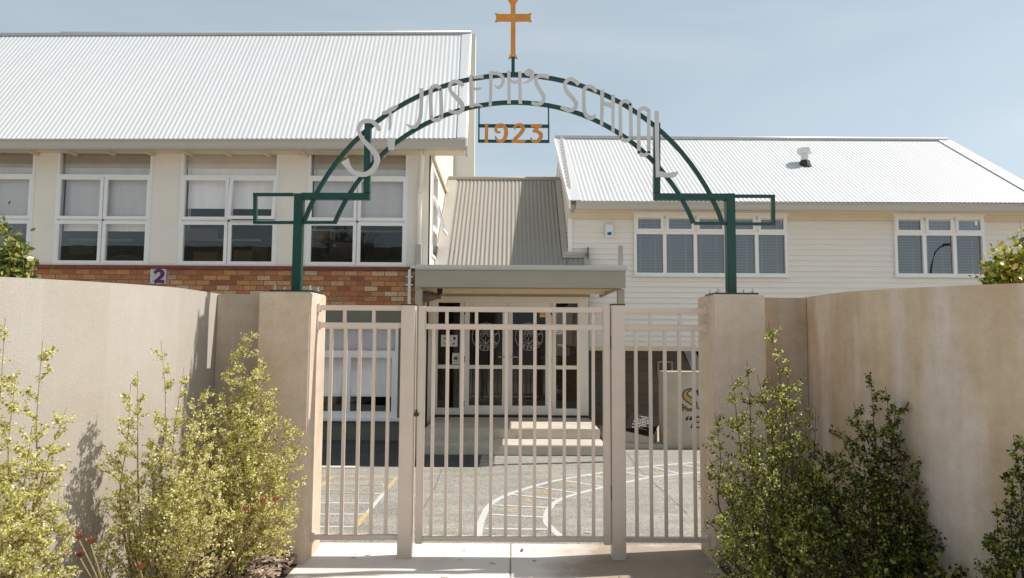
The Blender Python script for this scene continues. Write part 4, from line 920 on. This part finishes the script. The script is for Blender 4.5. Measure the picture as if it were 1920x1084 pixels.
# outer rectangles of flat bar
mb = MB(); pbar(mb, (475.5,365), (551,365), 5.4); pbar(mb, (478.8,417.5), (479,367.7), 6); pbar(mb, (475.5,417.4), (551,417.4), 5); pbar(mb, (565,417.4), (629,417.4), 5); mb.build('side_frame', 'green', AR)
mb = MB(); pbar(mb, (1378,368), (1452,368.4), 5.6); pbar(mb, (1449,371), (1449.5,419), 6); pbar(mb, (1378,420), (1452.5,420.3), 5.2); pbar(mb, (1302,419), (1362,419.5), 5.2); mb.build('side_frame', 'green', AR)
def arcpts(cx, cy, r, ystop, n=40, roll=True):
    a0 = math.asin((ystop-cy)/r) if abs(ystop-cy) < r else 0
    out = []
    th0 = math.acos((cy-ystop)/r)
    for k in range(n+1):
        th = -th0+2*th0*k/n; out.append((cx+r*math.sin(th), cy-r*math.cos(th)))
    return out
for cx, top, half, ys_ in ((962, 139.5, 394, 418), (964, 191, 337.5, 418)):
    rise = ys_-top; r = (half*half+rise*rise)/(2*rise); pts = arcpts(cx, top+r, r, ys_)
    mb = MB(); ribbon(mb, [(x, y, 6.6) for x, y in pts], 6.6, DA-.015, .03, 1); mb.build('arch_bar', 'green', AR)
# cross
mb = MB(); pbar(mb, (962,137), (962,108), 6.5, .03); pbar(mb, (954,138.5), (972,138.5), 4, .032); mb.build('cross_stem', 'green', AR)
cr = MB(); yC = DA-.012
outl = [(953,109),(957.5,101),(957.8,39),(941,38.5),(935,38.6),(928,40.5),(930,36),(930,29),(928,24),(935,26),(957.5,26),(957.2,7),(952,-2),(953.5,-5),(962,-3.5),(970.5,-5),(972,-2),(966.6,7),(966.6,26),(989,26),(997,24),(995,29),(995,36),(997,40.5),(989,38.6),(966.5,39),(966.5,101),(970.5,109),(962,107.8)]
cr.prism([W(x,y,yC) for x, y in outl], (0,.02,0)); crs = cr.build('cross', 'gold', AR)
bm = bmesh.new(); bm.from_mesh(crs.data); bmesh.ops.triangulate(bm, faces=bm.faces); bm.to_mesh(crs.data); bm.free()
mb = MB()
for x, y in ((962,32),(962,104)): c = W(x,y,yC); mb.tube([(c.x,yC,c.z),(c.x,yC-.006,c.z)], .007, 8)
mb.build('bolt', 'galv', crs)
# year frame
mb = MB(); pbar(mb, (897.8,267), (898.3,201), 2.6, .012); pbar(mb, (1028.8,268), (1028.3,199), 2.6, .012); pbar(mb, (896.6,236), (1030,237), 6.2, .012); pbar(mb, (896.6,264.7), (1030,265.4), 5.6, .012); yf = mb.build('year_frame', 'green', AR)
DG_ = DA-.020
digits = {'1': [[(912.2,232,6.3),(912,267.5,6.3)]],
 '9': [[(939,248,2),(932,247,5),(929.5,242,6),(933,236,6),(940,234.5,6.5),(947,239,7.5),(949,249,8),(946,260,7),(939,264.5,6),(932,262,5),(928.5,255,2)]],
 '2': [[(967,243,1.5),(964.5,238,4),(969,234.5,5),(977,234.5,6.5),(981,241,7.5),(976,250,7),(966,260,6.5),(960,266,4)], [(960,265,5),(970,264.8,6),(980,265,5.5),(987,262.5,2)]],
 '3': [[(995.5,235.5,5.5),(1006,235.5,5.5),(1016,235.5,5.5)], [(1013.5,234,6),(1005,242,6),(1000,247,6)], [(999,246,3),(1008,246.5,6),(1014.5,253,7.5),(1011,262,7),(1003,265.5,5.5),(997,262.5,4),(995.5,257,2)]]}
for ch, ss in digits.items():
    mb = MB()
    for k, s_ in enumerate(ss): ribbon(mb, s_, 6, DG_-.0008*k, .008, 6 if len(s_) > 2 else 1)
    mb.build('numeral', 'gold', yf)
# lettering: strokes in picture units mapped on the plate plane
DT = DA-.050
cA = lambda x, y: (620+x*.2030, 120+y*.2030)
cB = lambda x, y: (780+x*.1476, 120+y*.1476)
cC = lambda x, y: (1040+x*.2030, 120+y*.2030)
def loop(cx, cyt, cyb, hw, w, slant=0):   # stadium outline
    pts = []; n = 10
    for k in range(n+1): th = math.pi-math.pi*k/n; pts.append((cx+hw*math.cos(th)-slant/2, cyt+hw-hw*math.sin(th)*1.0, w))
    for k in range(n+1): th = math.pi*k/n; pts.append((cx+hw*math.cos(th)+slant/2, cyb-hw+hw*math.sin(th), w))
    pts.append(pts[0]); return pts
letters = [
 (cA, [([(452,612,38),(425,568,42),(385,535,38),(335,523,34),(285,540,34),(259,585,32),(263,635,32),(295,695,38),(345,750,46),(398,808,52),(426,862,52),(420,925,50),(385,980,48),(330,1015,46),(262,1018,44),(205,995,44),(160,945,52),(128,890,82)], 6)]),
 (cA, [([(473,452,22),(500,450,30),(548,424,34),(590,402,34),(622,380,8)], 5), ([(549,440,26),(548,560,27),(533,614,8)], 5)]),
 (cA, [([(560,682,70),(557,740,68),(558,795,52)], 1)]),
 (cB, [([(70,308,46),(68,420,46),(64,560,46),(52,680,48),(15,770,46),(-30,800,44),(-75,795,36),(-122,762,12)], 5)]),
 (cB, [('loop', 253, 300, 692, 66, 48, 6)]),
 (cB, [([(598,278,46),(568,245,50),(520,222,46),(465,226,44),(430,270,46),(436,330,46),(480,392,52),(535,448,58),(582,510,58),(588,565,54),(555,608,50),(505,616,46),(455,605,40),(415,590,40)], 6)]),
 (cB, [([(695,143,44),(700,350,48),(706,550,52)], 5), ([(728,172,30),(790,162,34),(858,158,38)], 4), ([(728,312,28),(780,314,30),(830,304,14)], 4), ([(728,522,36),(790,518,32),(848,538,10)], 4)]),
 (cB, [([(952,88,46),(950,310,40),(943,540,38)], 5), ([(970,112,44),(1040,118,44),(1092,155,44),(1108,210,44),(1085,270,42),(1040,298,30),(998,262,6)], 6)]),
 (cB, [([(1180,80,42),(1182,300,42),(1182,502,44)], 4), ([(1320,92,42),(1320,300,44),(1326,506,46)], 4), ([(1200,205,26),(1250,228,34),(1302,218,40)], 4)]),
 (cB, [([(1380,118,40),(1425,108,92),(1462,118,84),(1476,160,56),(1450,200,36),(1400,230,20),(1348,242,4)], 6)]),
 (cB, [([(1690,165,52),(1640,152,48),(1585,146,42),(1535,168,44),(1522,220,46),(1545,280,46),(1590,350,50),(1622,410,50),(1620,460,46),(1585,500,44),(1530,508,40),(1468,490,40)], 6)]),
 (cC, [([(222,190,32),(195,160,34),(150,138,34),(108,158,34),(95,200,34),(112,252,34),(155,300,36),(192,350,38),(198,390,36),(170,420,34),(130,428,34),(90,412,30),(55,400,24)], 6)]),
 (cC, [([(385,258,28),(358,222,34),(318,206,32),(280,222,32),(268,270,32),(270,350,32),(272,420,32),(290,470,34),(325,497,34),(358,490,34),(374,465,18)], 6)]),
 (cC, [([(440,238,36),(438,400,32),(434,565,30)], 4), ([(541,285,34),(539,450,30),(540,630,28)], 4), ([(452,362,30),(490,372,36),(526,382,44)], 4)]),
 (cC, [('loop', 656, 355, 692, 48, 32, 4)]),
 (cC, [('loop', 824, 420, 828, 46, 32, 0)]),
 (cC, [([(943,433,40),(946,700,38),(952,1046,34)], 3), ([(966,1015,54),(1040,1026,44),(1105,1020,46),(1142,992,6)], 5)]),
]
for fn, ss in letters:
    mb = MB()
    for k, s_ in enumerate(ss):
        dd = DT-.0012*k; sc_ = (fn(1,0)[0]-fn(0,0)[0])
        tf = lambda x, y, dd=dd: W(x, y, dd)
        if s_[0] == 'loop':
            _, cx, ct, cb_, hw, w_, sl_ = s_; pts = loop(cx, ct-w_/2+2, cb_+w_/2-2, hw, w_, sl_)
            P = [(*fn(x, y), w*sc_) for x, y, w in pts]; ribbon(mb, P, 8, dd, .008, 2, closed=True)
        else:
            P = [(*fn(x, y), w*sc_) for x, y, w in s_[0]]; ribbon(mb, P, 8, dd, .008, s_[1] if len(P) > 2 or True else 1)
    mb.build('letter', 'letter', AR)
rebase(AR, (0, DA, PH))

# ================================================================= PLANTS
def leaf_mesh(name, C, L, mats, parent, aspect=.55, nrm_up=.3, fold=0):
    C = np.asarray(C); n = len(C); L = np.asarray(L)
    a = RNG.normal(size=(n,3)); a[:,2] += nrm_up; a /= np.linalg.norm(a, axis=1)[:,None]     # leaf axis
    b = RNG.normal(size=(n,3)); b -= (b*a).sum(1)[:,None]*a; b /= np.linalg.norm(b, axis=1)[:,None]
    c = np.cross(a, b); Lh = (L/2)[:,None]; Wd = Lh*aspect
    droop = c*Lh*.25
    V = np.stack([C-a*Lh, C-a*Lh*.1+b*Wd+droop*.3, C+a*Lh-droop, C-a*Lh*.1-b*Wd+droop*.3, C+a*Lh*.5+b*Wd*.75, C+a*Lh*.5-b*Wd*.75], 1).reshape(-1,3)
    idx = np.arange(n)*6
    me = bpy.data.meshes.new(name)
    me.vertices.add(n*6); me.vertices.foreach_set('co', V.ravel())
    Fq = np.stack([idx, idx+1, idx+4, idx+2, idx+5, idx+3], 1)
    me.loops.add(n*6); me.loops.foreach_set('vertex_index', Fq.ravel()); me.polygons.add(n)
    me.polygons.foreach_set('loop_start', np.arange(n)*6); me.polygons.foreach_set('loop_total', np.full(n, 6))
    me.materials.append(M[mats]); me.update(calc_edges=True); me.validate()
    return link(bpy.data.objects.new(name, me), parent)
def shrub(name, label, base, stems, leaf='leaf_y', lsize=.017, twig='twig', twigs=13, sub=5, per=9, group=None, cat='shrub', tl=.27, lo=.12, aspect=.8, bend=.05, spread=.9):
    o = root(name, label, cat, group); base = Vector(base); mb = MB(); C = []; L = []
    for (tx, ty, tz, dens) in stems:     # tip offset, density
        tip = base+Vector((tx, ty, tz)); b0 = base+Vector((random.uniform(-.05,.05)+tx*.06, random.uniform(-.05,.05)+ty*.06, -.02))
        mid = b0.lerp(tip, .5)+Vector((tx*.16+random.uniform(-bend,bend), random.uniform(-bend,bend), .03))
        path = bez([b0, b0.lerp(mid,.5)+Vector((random.uniform(-.02,.02),random.uniform(-.02,.02),0)), mid, mid.lerp(tip,.5)+Vector((random.uniform(-.02,.02),random.uniform(-.02,.02),0)), tip], 4)
        n = len(path); mb.tube(path, [max(.0014, .010*(1-i/n)**1.1) for i in range(n)], 5, caps=False)
        H = (tip-b0).length
        for j in range(int(twigs*dens*H)+3):
            u = lo+(1-lo)*(j+random.random())/(int(twigs*dens*H)+3); i = min(n-1, int(u*(n-1))); p = path[i]
            axis = (path[min(n-1,i+1)]-path[max(0,i-1)]).normalized(); th = random.random()*6.283
            side = axis.orthogonal().normalized(); side.rotate(Matrix.Rotation(th, 3, axis))
            ln = tl*(1-u*.75)*random.uniform(.55,1.25)*(.5+.5*dens)
            e = p+(side*spread+axis*random.uniform(.4,1.1)).normalized()*ln
            m_ = p.lerp(e,.5)+Vector((0,0,-.01)); mb.tube([p, m_, e], [.003,.0022,.0014], 3, caps=False)
            for q in range(sub):
                v_ = (q+.6)/sub; s0 = p.lerp(m_, min(1,v_*2)) if v_ < .5 else m_.lerp(e, v_*2-1)
                dr = Vector((random.gauss(0,1), random.gauss(0,1), random.gauss(.4,.8))).normalized(); dr = (dr+(e-p).normalized()*.9).normalized()
                l2 = ln*.42*random.uniform(.4,1.1)+.012; s1 = s0+dr*l2
                if q % 2 == 0: mb.tube([s0, s1], [.0015,.0009], 3, caps=False)
                for k in range(per):
                    w_ = (k+random.random())/per; c = s0.lerp(s1, w_); jit = lsize*.55
                    C.append((c.x+random.gauss(0,jit), c.y+random.gauss(0,jit), c.z+random.gauss(0,jit))); L.append(lsize*random.uniform(.6,1.25))
            for k in range(5): c = e; C.append((c.x+random.gauss(0,lsize*.5), c.y+random.gauss(0,lsize*.5), c.z+random.gauss(0,lsize*.5))); L.append(lsize*random.uniform(.5,1))
        for k in range(int(34*H)+14):       # leaves hugging the leader
            u = 1-.65*random.random()**1.5; i = min(n-1,int(u*(n-1))); c = path[i]; C.append((c.x+random.gauss(0,lsize*.6), c.y+random.gauss(0,lsize*.6), c.z+random.gauss(0,lsize*.8))); L.append(lsize*random.uniform(.5,1))
    mb.build('branches', twig, o, smooth=True)
    leaf_mesh('foliage', C, L, leaf, o, aspect); rebase(o, base); return o
def tips(base, lst, dens=1.0):   # (px, py, y) of shoot tips -> offsets
    out = []
    for t_ in lst:
        px, py, D = t_[:3]; py -= 16 if py < 800 else 0; w_ = W(px, py, D); out.append((w_.x-base[0], w_.y-base[1], w_.z-base[2], t_[3] if len(t_) > 3 else dens))
    return out
GS = 'variegated shrubs against the sunny left wall'
b = (-2.42, 3.32, .03)
shrub('shrub', 'pale yellow shrub cut by the left edge of the photo', b, tips(b, [(10,612,3.25,.35),(80,655,3.3,.5),(125,780,3.35,.8),(30,720,3.2,.9),(-60,640,3.2,.8),(100,860,3.3,1),(60,800,3.15,1),(0,830,3.1,1.1),(110,940,3.3,1),(-40,780,3.3,1),(40,900,3.1,1.1),(130,990,3.35,.9),(70,980,3.1,1),(0,960,3.0,1)]), 'leaf_y', .0138, twigs=15, per=12, group=GS, lo=.3)
b = (-2.0, 3.95, .03)
shrub('shrub', 'tall feathery yellow green shrub, middle of the three on the left', b, tips(b, [(302,655,4.0,.42),(258,712,3.95,.45),(345,705,4.05,.55),(245,735,3.9,.55),(375,745,4.05,.8),(222,830,3.9,.7),(310,790,3.85,1),(360,800,3.9,1.1),(280,820,4.0,.9),(400,770,4.1,1),(240,890,3.8,1),(330,880,3.75,1.2),(390,870,3.8,1.2),(290,930,3.75,1.2),(230,960,3.8,1),(350,960,3.7,1.2),(200,1000,3.8,.8),(420,930,3.8,1.1)]), 'leaf_y', .0138, twigs=17, per=12, group=GS, lo=.22)
b = (-1.84, 4.55, .03)
shrub('shrub', 'dense lime yellow shrub in front of the left pillar', b, tips(b, [(468,628,4.55,.75),(436,660,4.55,.55),(500,680,4.6,.6),(420,700,4.5,.6),(480,700,4.5,1.1),(515,740,4.6,.8),(450,750,4.45,1.2),(540,795,4.55,.8),(490,790,4.4,1.3),(570,800,4.6,.4),(430,800,4.4,1.3),(520,850,4.4,1.1),(560,900,4.5,.8),(470,870,4.3,1.4),(410,860,4.3,1.3),(545,960,4.4,.9),(500,930,4.3,1.2),(440,940,4.25,1.3),(400,960,4.2,1.2)]), 'leaf_y', .0142, twigs=22, per=12, group=GS, lo=.2)
GD = 'dark green shrubs along the shaded right wall'
b = (1.60, 4.08, .03)
shrub('shrub', 'tall shrub by the right pillar, its sparse top catching the sun', b, tips(b, [(1441,622,4.10,.5),(1400,690,4.05,.45),(1480,690,4.10,.5),(1420,720,4.05,.8),(1372,720,4.05,.5),(1500,740,4.15,.6),(1455,740,4.00,.8),(1340,790,4.00,.6),(1390,790,3.95,.9),(1330,860,3.95,.7),(1430,830,3.95,1),(1500,830,4.05,.9),(1360,900,3.85,.9),(1530,780,4.15,.5),(1345,960,3.85,.7),(1370,1000,3.75,.8),(1480,980,3.75,1.2),(1540,860,3.95,.9),(1470,900,3.85,1.2),(1400,950,3.85,1.1)]), 'leaf_r', .0142, 'darktwig', twigs=17, per=11, tl=.31, bend=.09, group=GD, lo=.22)
b = (2.15, 4.05, .03)
shrub('shrub', 'bushy dark green shrub with bare spiky tips, centre of the right wall', b, tips(b, [(1632,712,4.1,.35),(1705,722,4.1,.3),(1660,740,4.1,.5),(1600,770,4.1,.7),(1735,760,4.1,.4),(1680,770,4.05,.9),(1570,800,4.1,.6),(1640,800,4.0,1.2),(1750,840,4.1,.6),(1700,840,4.0,1.1),(1590,860,3.95,1.1),(1780,890,4.05,.6),(1650,880,3.9,1.3),(1550,900,3.95,1),(1720,920,3.9,1.1),(1540,835,4.1,.8),(1515,880,4.1,1),(1500,940,4.0,1.1),(1560,850,4.05,1),(1770,930,4.0,.9),(1740,960,3.95,1.1),(1800,1040,3.95,.7),(1795,980,4.0,.6),(1600,950,3.85,1.3),(1680,980,3.85,1.2),(1540,980,3.85,1.1),(1750,1010,3.9,.9)]), 'leaf_g', .0158, 'darktwig', twigs=19, per=10, tl=.32, bend=.09, group=GD, lo=.18)
b = (2.58, 3.42, .03)
shrub('shrub', 'small leafed shrub cut by the right edge of the photo', b, tips(b, [(1900,815,3.4,.4),(1925,830,3.4,.6),(1868,945,3.4,.5),(1900,880,3.35,.8),(1950,860,3.35,1),(1850,1000,3.35,.6),(1920,960,3.3,1),(1890,1020,3.3,.9)]), 'leaf_g', .017, 'darktwig', twigs=15, per=7, group=GD, lo=.3)
b = (1.72, 3.95, .02)
shrub('ground_plant', 'low yellow green plant under the shrubs at bottom right', b, tips(b, [(1450,960,3.95,.9),(1500,920,4.0,1),(1540,950,3.95,.9),(1420,1030,3.9,.8),(1490,1000,3.85,1),(1560,1010,3.9,.8)]), 'leaf_l', .028, 'darktwig', twigs=9, per=5, sub=3, cat='plant', lo=.3, tl=.16)
b = (2.15, 3.7, .02)
shrub('ground_plant', 'low dark trailing plant at the foot of the right wall', b, tips(b, [(1700,1040,3.7,.8),(1760,1050,3.7,.8),(1640,1050,3.65,.9),(1800,1070,3.7,.6)]), 'leaf_g', .03, 'darktwig', twigs=9, per=5, sub=3, cat='plant', lo=.3, tl=.16)
b = (-3.0, 3.72, 1.0)
def bush_behind(name, label, D, lst, base, leaf, size, dark='twig', asp=.5):
    return shrub(name, label, base, tips(base, lst), leaf, size, dark, twigs=9, sub=3, per=3, cat='bush', lo=.45, tl=.20, aspect=asp, spread=1.0)
b = (-4.15, 5.2, .0)
bush_behind('bush', 'glossy broad leafed bush rising behind the left wall', 5.2, [(8,408,5.2),(40,440,5.15,1.2),(60,480,5.2),(20,470,5.1,1.4),(-30,420,5.2,1.2),(-20,480,5.1,1.4),(45,505,5.1,1.3),(0,510,5.1,1.4),(30,455,5.25,1.2)], b, 'leaf_m', .062)
b = (3.95, 5.2, .0)
bush_behind('bush', 'yellowing broad leafed bush rising behind the right wall', 5.2, [(1912,428,5.2,.6),(1870,465,5.2,1),(1845,495,5.2,1),(1895,475,5.15,1.2),(1925,470,5.15,1.3),(1860,510,5.1,1.2),(1900,515,5.1,1.3),(1940,440,5.2,1),(1880,490,5.1,1.3),(1930,510,5.0,1.3)], b, 'leaf_b', .062)
# red-bracted stems
FG = 'red flowering stems at the bottom left'
for i, (base, fl, lb) in enumerate((((-2.05,3.62,.02), [(148,1012,3.62),(170,1020,3.6),(150,1046,3.6)], 'red bracts on dark stems low against the sunny wall'), ((-1.85,3.55,.02), [(263,1068,3.45)], 'single red flower low in the middle yellow shrub'), ((-1.86,4.2,.02), [(492,944,4.1),(516,942,4.12),(460,960,4.1)], 'red flowers poking out of the dense shrub by the pillar'))):
    o = root('flowering_plant', lb, 'flower', FG); st = MB(); C = []
    for px, py, D in fl:
        tp = W(px, py, D); b0 = Vector(base)+Vector((random.uniform(-.03,.03),0,0)); st.tube(bez([b0, b0.lerp(tp,.5)+Vector((.03,0,.02)), tp], 4), .004, 5)
        pm = MB()
        for ring_, (nk, rr_, up_) in enumerate(((6,.022,.030),(5,.012,.034))):
            for k in range(nk):
                th = k*6.283/nk+ring_*.5; d = Vector((math.cos(th), math.sin(th), 0)); s_ = Vector((-math.sin(th), math.cos(th), 0))*.008
                pm.add([tp, tp+d*rr_*.7+Vector((0,0,up_*.4))+s_, tp+d*rr_*1.3+Vector((0,0,up_*1.1)), tp+d*rr_*.7+Vector((0,0,up_*.4))-s_], [(0,1,2,3)])
        pm.build('bract', 'bract', o)
    st.build('stem', 'twig', o); rebase(o, base)

# ================================================================= STREET BEHIND THE CAMERA (mirrored in the windows)
mb = MB(); mb.tube([(21.4,-11,0),(21.4,-11,3),(21.42,-11,4.6),(21.5,-11,5.5),(21.68,-11,6.1),(21.95,-11,6.42),(22.2,-11,6.52)], [.09,.08,.06,.055,.05,.045,.045], 8); SL = root('street_lamp', 'curved dark street lamp across the road, seen mirrored in the far right window', 'street lamp')
mb.build('column', 'dark_metal', SL); mb = MB(); mb.box(22.1, 22.6, -11.12, -10.88, 6.48, 6.6); mb.build('lamp_head', 'dark_metal', SL, bevel=.03); rebase(SL, (21.4,-11,0))
def bare_tree(base, h, label):
    o = root('bare_tree', label, 'tree'); mb = MB()
    def grow(p, d, l, r, k):
        q = p+d*l; mb.tube([p, p.lerp(q,.5)+Vector((random.gauss(0,l*.04),random.gauss(0,l*.04),0)), q], [r, r*.85, r*.7], 5, caps=False)
        if k == 0: return
        for i in range(3 if k > 1 else 4):
            nd = (d+Vector((random.gauss(0,.5),random.gauss(0,.5),random.gauss(.12,.3)))).normalized(); grow(q, nd, l*random.uniform(.62,.85), r*.62, k-1)
    grow(Vector(base), Vector((0,0,1)), h*.22, .16, 6); mb.build('branches', 'darktwig', o); rebase(o, base)
bare_tree((-7.6,-12,0), 10, 'leafless tree across the road, mirrored in the classroom windows')
HB = root('house', 'brown two storey house across the road behind the viewer', 'house')
mb = MB(); mb.box(-34, -1, -22, -16, 0, 4.6); mb.build('wall', 'street_wall', HB); mb = MB(); mb.prism([(-34.5,-15.5,4.601),(-34.5,-22.5,4.601),(-34.5,-19,7.0)], (34,0,0)); mb.build('roof', 'hedge', HB); rebase(HB, (-6,-19,0))
